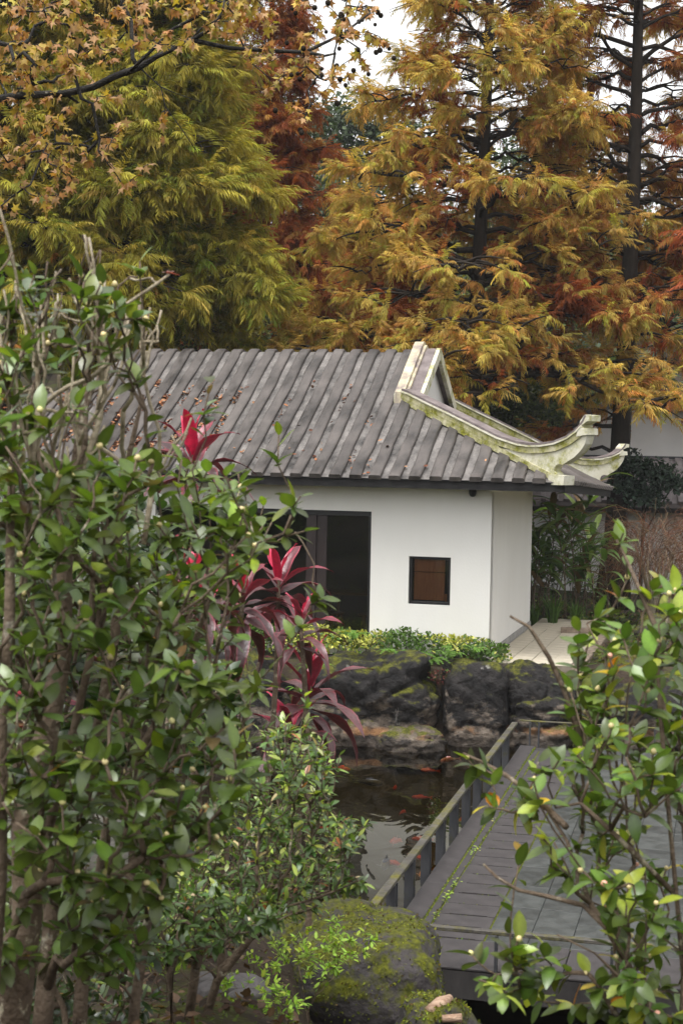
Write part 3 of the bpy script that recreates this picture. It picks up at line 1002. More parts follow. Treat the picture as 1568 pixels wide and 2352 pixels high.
# ------------------------------------------------------------------ rocks
def ico(sub):
    bm = bmesh.new()
    bmesh.ops.create_icosphere(bm, subdivisions=sub, radius=1)
    V = np.array([v.co[:] for v in bm.verts])
    F = np.array([[v.index for v in f.verts] for f in bm.faces])
    bm.free()
    return V, F
ICO5, ICO4, ICO3 = ico(6), ico(5), ico(3)
def rock(name, loc, half, seed, label, m, cat='rock', group=None, rz=0., p=3.2, amp=.18, ledge=.10, base=ICO4, freq=1.0, cracks=.06, facet=.30):
    V0, F = base
    out = np.empty_like(V0)
    hx, hy, hz = half
    mn = min(half)
    for i, d in enumerate(V0):
        r = (abs(d[0]) ** p + abs(d[1]) ** p + abs(d[2]) ** p) ** (-1 / p)
        q = Vector((d[0] * hx * r, d[1] * hy * r, d[2] * hz * r))
        k = Vector((q.x * freq / mn + seed * 7.3, q.y * freq / mn, q.z * freq / mn))
        n_ = noise.fractal(k * .9, 1.0, 2.0, 5)
        l_ = noise.noise(Vector((k.x * .6, k.y * .6, k.z * 2.6 + n_ * .7)))
        c_ = 1 - min(1, abs(noise.noise(Vector((k.x * 1.6 + 9, k.y * 1.6, k.z * 1.1)))) * 9)
        vd, vp = noise.voronoi(Vector((k.x * .55 + l_ * .4, k.y * .55, k.z * .95)))
        vd2, vp2 = noise.voronoi(Vector((k.x * 1.4 + 5, k.y * 1.4, k.z * 2.6)))
        f = amp * n_ + ledge * l_ - cracks * c_ - facet * (1.2 * max(0, .22 - (vd[1] - vd[0])) + .45 * max(0, .22 - (vd2[1] - vd2[0]))) + facet * .30 * (noise.cell(vp[0] * 3.7) - .5) + facet * .10 * (noise.cell(vp2[0] * 3.7) - .5)
        s_ = 1 + f * mn / max(.15, q.length)
        out[i] = (q.x * s_, q.y * s_, q.z * s_)
    me = mesh_np(name, out, [F], smooth=True)
    me.materials.append(m)
    o = bpy.data.objects.new(name, me)
    o.location = loc
    o.rotation_euler = (0, 0, rz)
    link(o)
    return tag(o, label, cat, group)
RG = 'dark rocks lining the far bank of the pond'
rock('boulder', (.50, 24.0, -.68), (1.13, .95, .98), 1, 'broad black rock with pale rusty ledge under the hedge, left of the cleft', M['rock'], 'rock', RG, .05, 3.4, .15, .17, ICO5, 1.0, .07)
rock('boulder', (2.03, 24.15, -.76), (.50, .95, .90), 2, 'narrow upright black rock with flat mossy top, between the cleft and the railing end', M['rock'], 'rock', RG, 0, 4.5, .10, .06, ICO5, .8, .04)
rock('boulder', (2.98, 24.05, -.78), (.66, .80, .95), 3, 'peaked black rock below the end of the cream path', M['rock'], 'rock', RG, .1, 2.6, .16, .14, ICO5, 1.0, .07)
rock('boulder', (4.45, 24.15, -.85), (1.05, .85, .85), 4, 'low dark rock behind the right camellia, right of the peaked rock', M['rock'], 'rock', RG, 0, 2.8, .18, .14, ICO4)
rock('boulder', (6.6, 24.2, -.8), (1.3, .9, .85), 5, 'dark rock at the far right end of the pond bank', M['rock'], 'rock', RG, 0, 2.8, .18, .14, ICO4)
rock('boulder', (-1.75, 23.9, -.75), (1.25, .9, .95), 6, 'dark rock at the water behind the pink ti plants', M['rock'], 'rock', RG, 0, 3, .18, .15, ICO4)
rock('boulder', (-4.3, 23.9, -.8), (1.4, .9, .95), 8, 'dark pond rock hidden deep behind the big left camellia', M['rock'], 'rock', RG, 0, 3, .18, .15, ICO4)
rock('boulder', (1.05, 23.05, -1.02), (.55, .35, .30), 9, 'low wet brown rock shelf in the water at the foot of the broad rock', M['rock'], 'rock', RG, 0, 2.6, .2, .12, ICO4)
rock('mossy_boulder', (.20, 9.75, -.30), (.50, .62, .80), 11, 'big square mossy rock in front of the deck corner', M['mossrock'], 'rock', None, -.12, 4.6, .12, .06, ICO5, .8, .03, .12)
rock('mossy_boulder', (-.35, 10.3, .02), (.62, .45, .36), 14, 'low flat mossy rock joined to the left of the big square mossy rock', M['mossrock'], 'rock', None, .1, 3.2, .14, .08, ICO4, .8, .03)
rock('mossy_boulder', (.57, 8.35, -.32), (.32, .34, .80), 12, 'small mossy rock with broken wood on it at the bottom edge', M['mossrock'], 'rock', None, .3, 2.4, .2, .1, ICO4)
rock('mossy_boulder', (5.75, 27.3, .05), (.75, .6, .55), 13, 'brown mossy boulder beside the garden bed at the right edge', M['mossrock'], 'rock', None, 0, 2.4, .18, .1, ICO4)
rock('mossy_boulder', (4.6, 25.7, -.25), (.7, .7, .42), 15, 'low mossy mound right of the path kerb', M['mossrock'], 'rock', None, 0, 2.2, .16, .1, ICO4)
# raised moss on the near mossy rocks
mk = np.random.default_rng(33)
mtm = leaf_tmpl(.30, .25, .1, st=(.4,), tip=1.0)
for ro in [o for o in COL.objects if o.name.startswith('mossy_boulder')]:
    me = ro.data; n = len(me.vertices)
    co = np.empty(n * 3, np.float32); me.vertices.foreach_get('co', co); co = co.reshape(-1, 3)
    no = np.empty(n * 3, np.float32); me.vertices.foreach_get('normal', no); no = no.reshape(-1, 3)
    cnt = 9000 if n > 30000 else 3500
    idx = mk.integers(0, n, cnt * 3)
    nzv = np.array([noise.fractal(Vector(co[i] * 3.6) + Vector((ro.location[0], 0, 0)), 1, 2, 5) for i in idx])
    idx = idx[(nzv + .34 * no[idx, 2]) > .08][:cnt]
    N = len(idx)
    if not N: continue
    X = no[idx] * .7 + mk.normal(0, .6, (N, 3)) + [0, 0, -.25]
    R_ = frames(X, no[idx] + mk.normal(0, .3, (N, 3)))
    cols = vary((.12, .135, .011), N, mk, .38, .07); br = mk.random(N) < .16; cols[br] = vary((.07, .045, .015), int(br.sum()), mk, .3)
    o = cloud_obj('moss', M['softleaf'], ro, cloud([mtm[:2]], R_, co[idx].astype(float), mk.uniform(.010, .028, N), cols, shade=[mtm[2]])); tag(o, kind='stuff')
# cobbles and driftwood on the near ground
SG = 'grey stones on the near bank'
for (vx, vy, Y, r, sx, lab) in [(548, 2285, 8.0, .11, 1.5, 'long grey stone on the mossy ground below the left camellia'), (482, 2290, 7.9, .075, 1, 'round grey stone left of the long stone'),
                               (592, 2312, 8.0, .055, 1.3, 'small grey stone right of the long stone'), (560, 2335, 7.7, .05, 1.8, 'flat pale stone at the bottom edge below the long stone'),
                               (470, 2262, 8.3, .06, 1.2, 'dark stone behind the round grey stone')]:
    c = at(vx, vy, Y); c[2] = float(ground_z(c[0], c[1])) + r * .35
    rock('cobble', c, (r * sx, r * .9, r * .75), int(vx), lab, M['stone'], 'stone', SG, .3, 2.3, .15, .1, ICO3)
mb = MB()
mb.tube([at(985, 2325, 8.25), at(1010, 2308, 8.3), at(1035, 2290, 8.35)], [.035, .045, .018], 7)
mb.tube([at(1015, 2340, 8.15), at(1060, 2338, 8.15)], [.02, .024], 6)
tag(mb.build('broken_branch', M['drift'], smooth=True), 'pale broken wood lying on the small mossy rock', 'branch')

# ------------------------------------------------------------------ stone deck over the pond
DA = math.radians(13.5)
deck = empty('stone_deck', (.29, 12.50, -.70), -DA, 'purple grey stone deck with slate tiles and low rails over the pond', 'deck')
DL, DW_ = 9.35, 4.6
mb = MB(); mb.box((.004, .004, -.24), (DW_, DL - .004, -.022)); mb.build('slab', M['deckside'], deck)
mb = MB(); mb.box((.35, .45, -1.0), (DW_ - .3, DL - .5, -.242)); mb.build('pier', M['deckside'], deck)
dr_ = np.random.default_rng(11)
def dbox(name, m, u0, u1, v0, v1, z1=0., g=.0, bev=.005):
    b = MB(); b.box((-(u1 - u0) / 2 + g, -(v1 - v0) / 2 + g, -.021), ((u1 - u0) / 2 - g, (v1 - v0) / 2 - g, 0), bev=bev)
    o = b.build(name, m, deck)
    o.location = ((u0 + u1) / 2, (v0 + v1) / 2, z1 + dr_.uniform(-.002, .002))
    return o
edges = [.74, 2.35, 4.1, 5.9, 7.6, DL]
for a, b in zip(edges, edges[1:]): dbox('coping_stone', M['deckstone'], 0, .196, a + .003, b - .003, .006)
for a, b in zip([.74, 3.2, 6.1], [3.2, 6.1, DL - .25]): dbox('edging_stone', M['deckstone'], .214, .282, a + .002, b - .002)
for a, b in zip([0, 1.5, 3.05], [1.5, 3.05, DW_]): dbox('border_stone', M['deckstone'], a + .004, b - .004, 0, .715, .004)
# stones with a drainage slot cut into one long side
def slot_stone():
    w_, l_, z = .485, .327, .021
    a, b = -.16 * 1, .18
    pts = [(-w_ / 2, -l_ / 2), (a, -l_ / 2), (a + .004, -l_ / 2 + .016), (b - .004, -l_ / 2 + .016), (b, -l_ / 2), (w_ / 2, -l_ / 2), (w_ / 2, l_ / 2), (-w_ / 2, l_ / 2)]
    m_ = MB(); m_.prism(pts, -z, 0, lambda p: np.array([p[0], p[1], p[2]]))
    return m_
sm_ = slot_stone().mesh('paving_stone'); sm_.materials.append(M['deckstone'])
bm = bmesh.new(); bm.from_mesh(sm_); bmesh.ops.recalc_face_normals(bm, faces=bm.faces); bm.to_mesh(sm_); bm.free()
for j in range(25):
    o = bpy.data.objects.new('paving_stone', sm_)
    o.location = (.541 + dr_.normal(0, .003), .74 + .168 + .334 * j, dr_.uniform(-.003, .002)); o.scale = (1, 1, 1)
    o.rotation_euler = (0, 0, math.pi if j % 5 == 3 else 0)
    link(o, deck)
t1 = MB(); t1.box((-.171, -.171, -.021), (.171, .171, 0), bev=.003)
tms = []
for mm in ('slate', 'slate2'):
    me = t1.mesh('slate_tile'); me.materials.append(M[mm]); tms.append(me)
for i in range(10):
    for j in range(25):
        o = bpy.data.objects.new('slate_tile', tms[int(dr_.random() < .4)])
        o.location = (.797 + .1735 + .347 * i, .74 + .1735 + .347 * j, dr_.uniform(-.003, .001))
        o.rotation_euler = (dr_.normal(0, .002), dr_.normal(0, .002), (i * 7 + j * 3) % 4 * math.pi / 2)
        link(o, deck)
mb = MB(); mb.box((.196, .72, -.020), (.2135, DL - .05, -.006)); mb.box((.283, .74, -.020), (.2975, DL - .3, -.007)); mb.box((.784, .72, -.02), (.796, DL - .1, -.008))
mb.box((.004, .716, -.02), (1.6, .737, -.010))
o = mb.build('joint_moss', M['jointmoss'], deck); tag(o, kind='stuff')
# cushions of moss in the joints and the slots
mr = np.random.default_rng(8)
pts = []
for v in np.linspace(.8, DL - .2, 900):
    k = noise.noise(Vector((v * 1.7, 3, 0)))
    if k > -.15: pts.append((.204 + mr.normal(0, .010), v, -.004))
    if noise.noise(Vector((v * 1.3, 9, 0))) > -.05: pts.append((.291 + mr.normal(0, .011), v, -.004))
    if noise.noise(Vector((v * 1.3, 15, 0))) > .25: pts.append((.79 + mr.normal(0, .010), v, -.004))
for j in range(25):
    for q in range(22):
        if mr.random() < .5: pts.append((.55 + mr.uniform(-.17, .17), .742 + .334 * j + mr.normal(0.003, .007), -.010))
pts = np.array(pts); N = len(pts)
Rm = frames(mr.normal(0, 1, (N, 3)) + [0, 0, .6], np.tile([0, 0, 1.], (N, 1)) + mr.normal(0, .4, (N, 3)))
ml = leaf_tmpl(.42, .2, .1, st=(.3, .7))
cols = vary((.10, .13, .012), N, mr, .35)
o = cloud_obj('moss_tufts', M['softleaf'], deck, cloud([ml[:2]], Rm, pts, mr.uniform(.010, .024, N), cols, shade=[ml[2]])); tag(o, kind='stuff')
# small clover-like weeds in the joint
wp = []
for v0, n_ in ((1.95, 26), (2.35, 22), (1.3, 10), (3.6, 24), (4.9, 8), (.55, 10)):
    for q in range(n_): wp.append((.285 + mr.normal(0, .018), v0 + mr.normal(0, .10), .008 + mr.uniform(0, .02)))
wp = np.array(wp); N = len(wp)
Rm = frames(np.c_[mr.normal(0, 1, (N, 2)), mr.uniform(0, .5, N)], np.tile([0, 0, 1.], (N, 1)))
o = cloud_obj('weeds', M['softleaf'], deck, cloud([ml[:2]], Rm, wp, mr.uniform(.018, .034, N), vary((.26, .36, .06), N, mr, .25), shade=[ml[2]])); tag(o, kind='stuff')
# rails: flat bars on pairs of thin plates
def railing(name, p0, p1, w_, cap, post_at, off, gap):
    """p0, p1 in deck axes; cap=(half width, thickness)."""
    p0 = np.array([*p0, 0.]); p1 = np.array([*p1, 0.])
    d = unit(p1 - p0); n_ = np.array([-d[1], d[0], 0]); Lr = np.linalg.norm(p1 - p0)
    r_ = empty(name, (0, 0, 0)); r_.parent = deck
    xf = lambda q: p0 + d * q[0] + n_ * q[1] + np.array([0, 0, q[2]])
    b = MB(); b.box((0, -cap[0], .34 - cap[1]), (Lr, cap[0], .34), xf=xf, bev=.004); fix_normals(b.build('top_rail', M['rail'], r_))
    for a in post_at:
        for e in (0, gap):
            b = MB(); b.box((a + e - .010, -w_, -.14), (a + e + .010, w_, .339 - cap[1]), xf=xf, bev=.003)
            fix_normals(b.build('post', M['railpost'], r_))
    return r_
railing('railing', (-.062, -.05), (-.062, 9.2), .041, (.038, .035), np.arange(.32, 9.1, .80), 0, .09)
railing('railing', (-.02, -.055), (DW_, -.055), .035, (.03, .03), (1.02, 1.9, 2.78, 3.66), 0, .12)
railing('railing', (-.02, DL + .05), (DW_, DL + .05), .03, (.022, .018), (.14, .95, 1.8, 2.7, 3.6), 0, .12)

# ------------------------------------------------------------------ koi
def koi_mesh(rng):
    n, k = 12, 8
    b = MB()
    bend = rng.uniform(-.25, .25)
    prof = [(0, .012), (.04, .055), (.12, .088), (.25, .105), (.40, .102), (.55, .082), (.70, .055), (.82, .032), (.9, .024)]
    P = []
    for x, r in prof:
        y0 = bend * (x - .3) ** 2
        P.append([(x, y0 + r * .85 * math.cos(a), r * math.sin(a) * 1.05) for a in np.linspace(0, 2 * math.pi, k + 1)])
    b.grid(P)
    e = bend * .36
    b.add([(.88, e, .03), (.88, e, -.03), (1.08, e + bend * .2 + .01, .10), (1.0, e + bend * .12, 0), (1.08, e + bend * .2 + .01, -.10)], [(0, 1, 3), (0, 3, 2), (1, 4, 3)])
    b.add([(.30, 0, .10), (.62, bend * .1, .065), (.55, bend * .06, .13), (.36, 0, .16)], [(0, 1, 2, 3)])
    for s in (-1, 1):
        b.add([(.2, s * .08, -.02), (.28, s * .09, -.03), (.36, s * .21, -.03), (.27, s * .2, -.02)], [(0, 1, 2, 3)])
    return b.mesh('koi', True)
kr = np.random.default_rng(21)
KOI = [(905, 1812, 'koi_red', .26, 'bright red koi head-on in mid pond'), (945, 1830, 'koi_red', .25, 'deep red koi right of the head-on koi'), (805, 1768, 'koi_red', .30, 'red koi near the bush at the left of the pond'),
       (1010, 1748, 'koi_white', .36, 'white and red koi in front of the narrow rock'), (965, 1768, 'koi_red', .26, 'faint red koi between the rocks and mid pond'), (930, 1862, 'koi_red', .2, 'small red koi left of the rail in mid pond'),
       (897, 1935, 'koi_red', .26, 'red koi at the left top of the pale sky reflection'), (921, 1928, 'koi_red', .24, 'scarlet koi upright at the edge of the sky reflection'), (945, 1926, 'koi_red', .24, 'red koi touching the right of the scarlet koi'),
       (942, 1964, 'koi_white', .27, 'white and red koi nearest the rail at the sky reflection'), (893, 1978, 'koi_red', .26, 'red koi inside the pale sky reflection'), (936, 1980, 'koi_red', .2, 'small red koi under the white and red one'),
       (880, 1993, 'koi_dark', .5, 'large dark grey koi under the sky reflection'), (962, 2012, 'koi_orange', .34, 'orange koi seen between the rail posts'), (808, 2082, 'koi_red', .32, 'slim red koi near the mossy rocks'),
       (975, 1975, 'koi_red', .22, 'red koi showing behind the rail posts'), (880, 1800, 'koi_dark', .42, 'dark koi in the shaded mid pond'), (1065, 1880, 'koi_red', .2, 'red koi half hidden by the rail'),
       (770, 1905, 'koi_red', .24, 'red koi beside the shrub at the pond edge')]
protos = [koi_mesh(kr) for _ in range(5)]
for i, (vx, vy, mm, ln, lab) in enumerate(KOI):
    me = protos[i % 5].copy(); me.materials.append(M[mm])
    o = bpy.data.objects.new('koi', me)
    p = atz(vx, vy, WATER_Z - .04)
    o.location = p; o.scale = (ln, ln, ln)
    o.rotation_euler = (0, 0, kr.uniform(0, 6.28) if i else 1.4)
    link(o); tag(o, lab, 'koi', 'koi carp in the pond')

# ------------------------------------------------------------------ white house beyond the trees on the right
HA = math.radians(8)
house = empty('white_house', (7.75, 41.5, -.35), -HA, 'white gabled house with lean-to tile roof beyond the trees at right', 'house')
hz = .35
def hp(a, b, c): return (a, b, c + hz)
g_ = [(-2.9, 2.9), (-2.9, 3.35), (-.1, 4.92), (.1, 4.92), (2.9, 3.35), (2.9, 2.9)]
b = MB(); b.prism([(a, c + hz) for a, c in g_], 0, 7, lambda p: np.array([p[0], p[2], p[1]])); fix_normals(b.build('wall', M['plaster2'], house))
for sgn in (-1, 1):
    for e in range(9):
        a0, a1 = sgn * (.0 + e * .36), sgn * (.34 + e * .36)
        z0, z1 = 5.06 - abs(a0) * .56, 5.06 - abs(a1) * .56
        b = MB(); b.prism([(a0, z0 + hz), (a1, z1 + hz), (a1, z1 + hz - .13), (a0, z0 + hz - .13)], -.28, 7.1, lambda p: np.array([p[0], p[2], p[1]]))
        fix_normals(b.build('roof_tile', M['fartile'], house))
    b = MB(); b.prism([(sgn * .01, 5.02 + hz), (sgn * 3.2, 3.23 + hz), (sgn * 3.2, 3.0 + hz), (sgn * .01, 4.78 + hz)], -.35, -.285, lambda p: np.array([p[0], p[2], p[1]]))
    fix_normals(b.build('barge_tile', M['darktile'], house))
# lean-to in front: ribbed roof, dark eave, shaded wall
def leanto(x0, x1, y0, y1, z0, z1, name):
    l_ = empty(name, (0, 0, 0)); l_.parent = house
    b = MB(); b.add([hp(x0, y0, z0), hp(x1, y0, z0), hp(x1, y1, z1), hp(x0, y1, z1), hp(x0, y0, z0 - .12), hp(x1, y0, z0 - .12), hp(x1, y1, z1 - .12), hp(x0, y1, z1 - .12)],
                    [(0, 1, 2, 3), (7, 6, 5, 4), (0, 4, 5, 1), (1, 5, 6, 2), (2, 6, 7, 3), (3, 7, 4, 0)])
    b.build('roof_deck', M['fartile'], l_)
    n_ = int((x1 - x0) / .31)
    for i in range(n_):
        xx = x0 + .155 + i * .31
        b = MB(); rb = rib([hp(xx, y0 - .04, z0), hp(xx, (y0 + y1) / 2, (z0 + z1) / 2), hp(xx, y1, z1)], (1, 0, 0), rr, .18, .06)
        fix_normals(rb.build('roof_tile', M['fartile'], l_))
    b = MB(); b.box(hp(x0, y0 + .02, z0 - .25), hp(x1, y0 + .08, z0 - .121)); b.build('fascia', M['darkwood'], l_)
leanto(-3.0, 4.5, -1.7, -.03, 1.95, 3.02, 'lean_to_roof')
leanto(-4.3, -2.55, -3.1, -1.72, 1.98, 2.75, 'porch_roof')
b = MB(); b.box(hp(-4.2, -.9, -.9), hp(4.5, -.7, 1.9)); b.build('lower_wall', M['plaster2'], house)
b = MB(); b.box(hp(-4.2, -2.8, -.9), hp(-2.7, -2.62, 1.85)); b.build('porch_wall', M['plaster2'], house)
b = MB(); b.box(hp(-3.0, -.028, 3.03), hp(2.95, .05, 3.10)); b.build('string_course', M['darktile'], house)

# low walls of the garden bed right of the path
b = MB(); b.box((0, 0, -.5), (1.25, .16, .10), bev=.012); gwl = b.build('garden_wall', M['kerb'])
gwl.location = (3.95, 28.6, 0); gwl.rotation_euler = (0, 0, -.12); tag(gwl, 'low weathered wall of the garden bed right of the cream path', 'wall')
b = MB(); b.box((0, 0, -.6), (2.4, .14, -.12), bev=.012); gwl = b.build('garden_wall', M['deckside'])
gwl.location = (3.9, 27.7, 0); gwl.rotation_euler = (0, 0, -.06); tag(gwl, 'dark lower retaining wall in front of the weathered bed wall', 'wall')

# ------------------------------------------------------------------ plants: growth, leaves, branches
def bez(p0, p1, p2, p3, n):
    t = np.linspace(0, 1, n)[:, None]
    return (1 - t) ** 3 * p0 + 3 * (1 - t) ** 2 * t * p1 + 3 * (1 - t) * t * t * p2 + t ** 3 * p3

class Plant:
    """Branching skeleton: stems, then a branch from the nearest suitable node to every target."""
    def __init__(s, rng):
        s.P, s.T, s.par, s.chains, s.rng = [], [], [], [], rng
        s.tips = []
    def stem(s, pts, start=None):
        pts = [np.asarray(p, float) for p in pts]
        ch = []
        prev = -1 if start is None else start
        for i, p in enumerate(pts):
            a = pts[max(0, i - 1)]; b = pts[min(len(pts) - 1, i + 1)]
            s.P.append(p); s.T.append(unit(b - a)); s.par.append(prev)
            prev = len(s.P) - 1
            ch.append(prev)
        s.chains.append(([start] if start is not None else []) + ch)
        return ch
    def to(s, tgt, up=.35, npt=5, down_cost=1.2, wob=.05, min_d=.0, skip=0, hc=0.):
        P = np.array(s.P)
        d = P - tgt
        dist = np.linalg.norm(d, axis=1)
        cost = dist * (1 + down_cost * np.clip(d[:, 2] / (dist + 1e-6), 0, 1)) + (dist < min_d) * 9
        if hc: cost = cost * (1 + hc * np.linalg.norm(d[:, :2], axis=1) / (dist + 1e-6)) + np.where(-d[:, 2] < .12, .25, 0) * min(1, hc)
        if skip: cost[:skip] += 99
        i = int(np.argmin(cost))
        L = dist[i]
        p0 = P[i]
        a = unit(unit(tgt - p0) + s.T[i] * .55)
        end = unit(unit(tgt - p0) + np.array([0, 0, up]))
        C = bez(p0, p0 + a * L * .35, tgt - end * L * .35, tgt, npt)
        C[1:-1] += s.rng.normal(0, wob * L, (npt - 2, 3))
        ch = s.stem(C[1:], i)
        s.tips.append(ch[-1])
        return ch
    def radii(s, tip=.003, k=.45):
        n = len(s.P)
        cnt = np.zeros(n)
        kids = np.zeros(n)
        for q in s.par:
            if q >= 0: kids[q] += 1
        cnt[kids == 0] = 1
        for i in range(n - 1, -1, -1):
            if s.par[i] >= 0: cnt[s.par[i]] += cnt[i]
        s.R = tip * np.maximum(cnt, 1) ** k
        return s.R
    def tubes(s, mb, sides=5, big=None, origin=None):
        P = np.array(s.P)
        if origin is not None: P = P - origin
        for ch in s.chains:
            if len(ch) < 2: continue
            R = s.R[ch].copy()
            if s.par[ch[0]] == -1 or True: R[0] = min(R[0], R[1] * 1.25) if len(ch) > 1 and s.R[ch[0]] > s.R[ch[1]] * 1.6 else R[0]
            sd = sides if R.max() < .012 else sides + 3
            mb.tube(P[ch], R, sd)

def whorl(plant, rng, n_leaf=(4, 7), along=3, tilt=(35, 85), spread=.035, jitter=.25):
    """Leaf bases, directions and ups for leaves round each tip and down the last nodes."""
    T, X, U, top = [], [], [], []
    for tip in plant.tips:
        p, d = np.array(plant.P[tip]), plant.T[tip]
        n = int(rng.integers(*n_leaf))
        ref = unit(np.cross(d, [.3, .2, 1]) + 1e-6)
        b2 = np.cross(d, ref)
        ph = rng.uniform(0, 6.28)
        pp = np.array(plant.P[plant.par[tip]])
        for i in range(n):
            a = ph + i * 2.4
            rad = ref * math.cos(a) + b2 * math.sin(a)
            ti = math.radians(rng.uniform(*tilt)) * (.5 + .5 * min(1, i / 2.5))
            back = min(1, i * spread / max(.02, np.linalg.norm(p - pp)))
            base = p + (pp - p) * back
            T.append(base); X.append(unit(d * math.cos(ti) + rad * math.sin(ti) + np.array([0, 0, -.12])))
            U.append(unit(np.array([0, 0, 1.]) + d * .3 + rng.normal(0, jitter, 3))); top.append(i < 2)
        q = plant.par[tip]
        for j in range(along):
            if q < 0 or plant.par[q] < 0: break
            p1, p0 = np.array(plant.P[q]), np.array(plant.P[plant.par[q]])
            d = unit(p1 - p0)
            for e in range(2):
                if rng.random() < .72 - .17 * j:
                    rad = unit(np.cross(d, rng.normal(0, 1, 3)))
                    T.append(p0 + (p1 - p0) * rng.random()); X.append(unit(d * .55 + rad + np.array([0, 0, .1])))
                    U.append(unit(np.array([0, 0, 1.]) + rng.normal(0, jitter, 3))); top.append(False)
            q = plant.par[q]
    return np.array(T), np.array(X), np.array(U), np.array(top)

def leaf_parts(parent, origin, m, tmpls, R, T, size, cols, pick, order, n_part, name='leaf', rest='foliage', ncol=14):
    """The n_part leaves first in `order` become parts that share mesh data; the others one part of kind stuff."""
    order = np.asarray(order)
    first, others = order[:n_part], order[n_part:]
    rng = np.random.default_rng(len(T))
    # shared meshes: every template in a few colours
    lum = cols[first]
    cent = lum[rng.choice(len(first), min(ncol, len(first)), replace=False)]
    meshes = {}
    for i in first:
        c = int(np.argmin(((cent - cols[i]) ** 2).sum(1)))
        key = (int(pick[i]), c)
        if key not in meshes:
            tv, tf, sh = tmpls[key[0]]
            by = {}
            for f in tf: by.setdefault(len(f), []).append(f)
            me = mesh_np(name, tv, [np.array(f) for f in by.values()], cent[c][None] * sh[:, None], True)
            me.materials.append(m); meshes[key] = me
        o = bpy.data.objects.new(name, meshes[key])
        r = R[i] * size[i]
        p = T[i] - origin
        o.matrix_basis = Matrix([[*r[0], p[0]], [*r[1], p[1]], [*r[2], p[2]], [0, 0, 0, 1]])
        link(o, parent)
    if len(others):
        o = cloud_obj(rest, m, parent, cloud([t[:2] for t in tmpls], R[others], T[others], size[others], cols[others], pick[others], [t[2] for t in tmpls]), True, origin)
        tag(o, kind='stuff')

def poly_pts(poly, n, rng):
    poly = np.array(poly, float)
    lo, hi = poly.min(0), poly.max(0)
    out = []
    while len(out) < n:
        p = rng.uniform(lo, hi)
        c = False
        for (x0, y0), (x1, y1) in zip(poly, np.roll(poly, -1, 0)):
            if (y0 > p[1]) != (y1 > p[1]) and p[0] < (x1 - x0) * (p[1] - y0) / (y1 - y0) + x0: c = not c
        if c: out.append(p)
    return np.array(out)

CAMT = [leaf_tmpl(.27, .22, .16, power=.92), leaf_tmpl(.25, .40, .24, power=.9), leaf_tmpl(.29, .10, .12, power=.95)]
BUDV = None
def bud_tmpl():
    n, prof = 6, [(0, .0), (.12, .30), (.42, .46), (.72, .34), (1.0, .0)]
    V = [(prof[0][0], 0, 0)]
    for x, r in prof[1:-1]:
        V += [(x, r * math.cos(k * 2 * math.pi / n), r * math.sin(k * 2 * math.pi / n)) for k in range(n)]
    V.append((1.0, 0, 0))
    F = [(0, 1 + (k + 1) % n, 1 + k) for k in range(n)]
    for l in range(2):
        for k in range(n): F.append((1 + l * n + k, 1 + l * n + (k + 1) % n, 1 + (l + 1) * n + (k + 1) % n, 1 + (l + 1) * n + k))
    t = len(V) - 1
    F += [(1 + 2 * n + k, 1 + 2 * n + (k + 1) % n, t) for k in range(n)]
    sh = np.array([.8] + [.9] * n + [1.0] * n + [1.1] * n + [1.1])
    return np.array(V), F, sh
BUD = bud_tmpl()

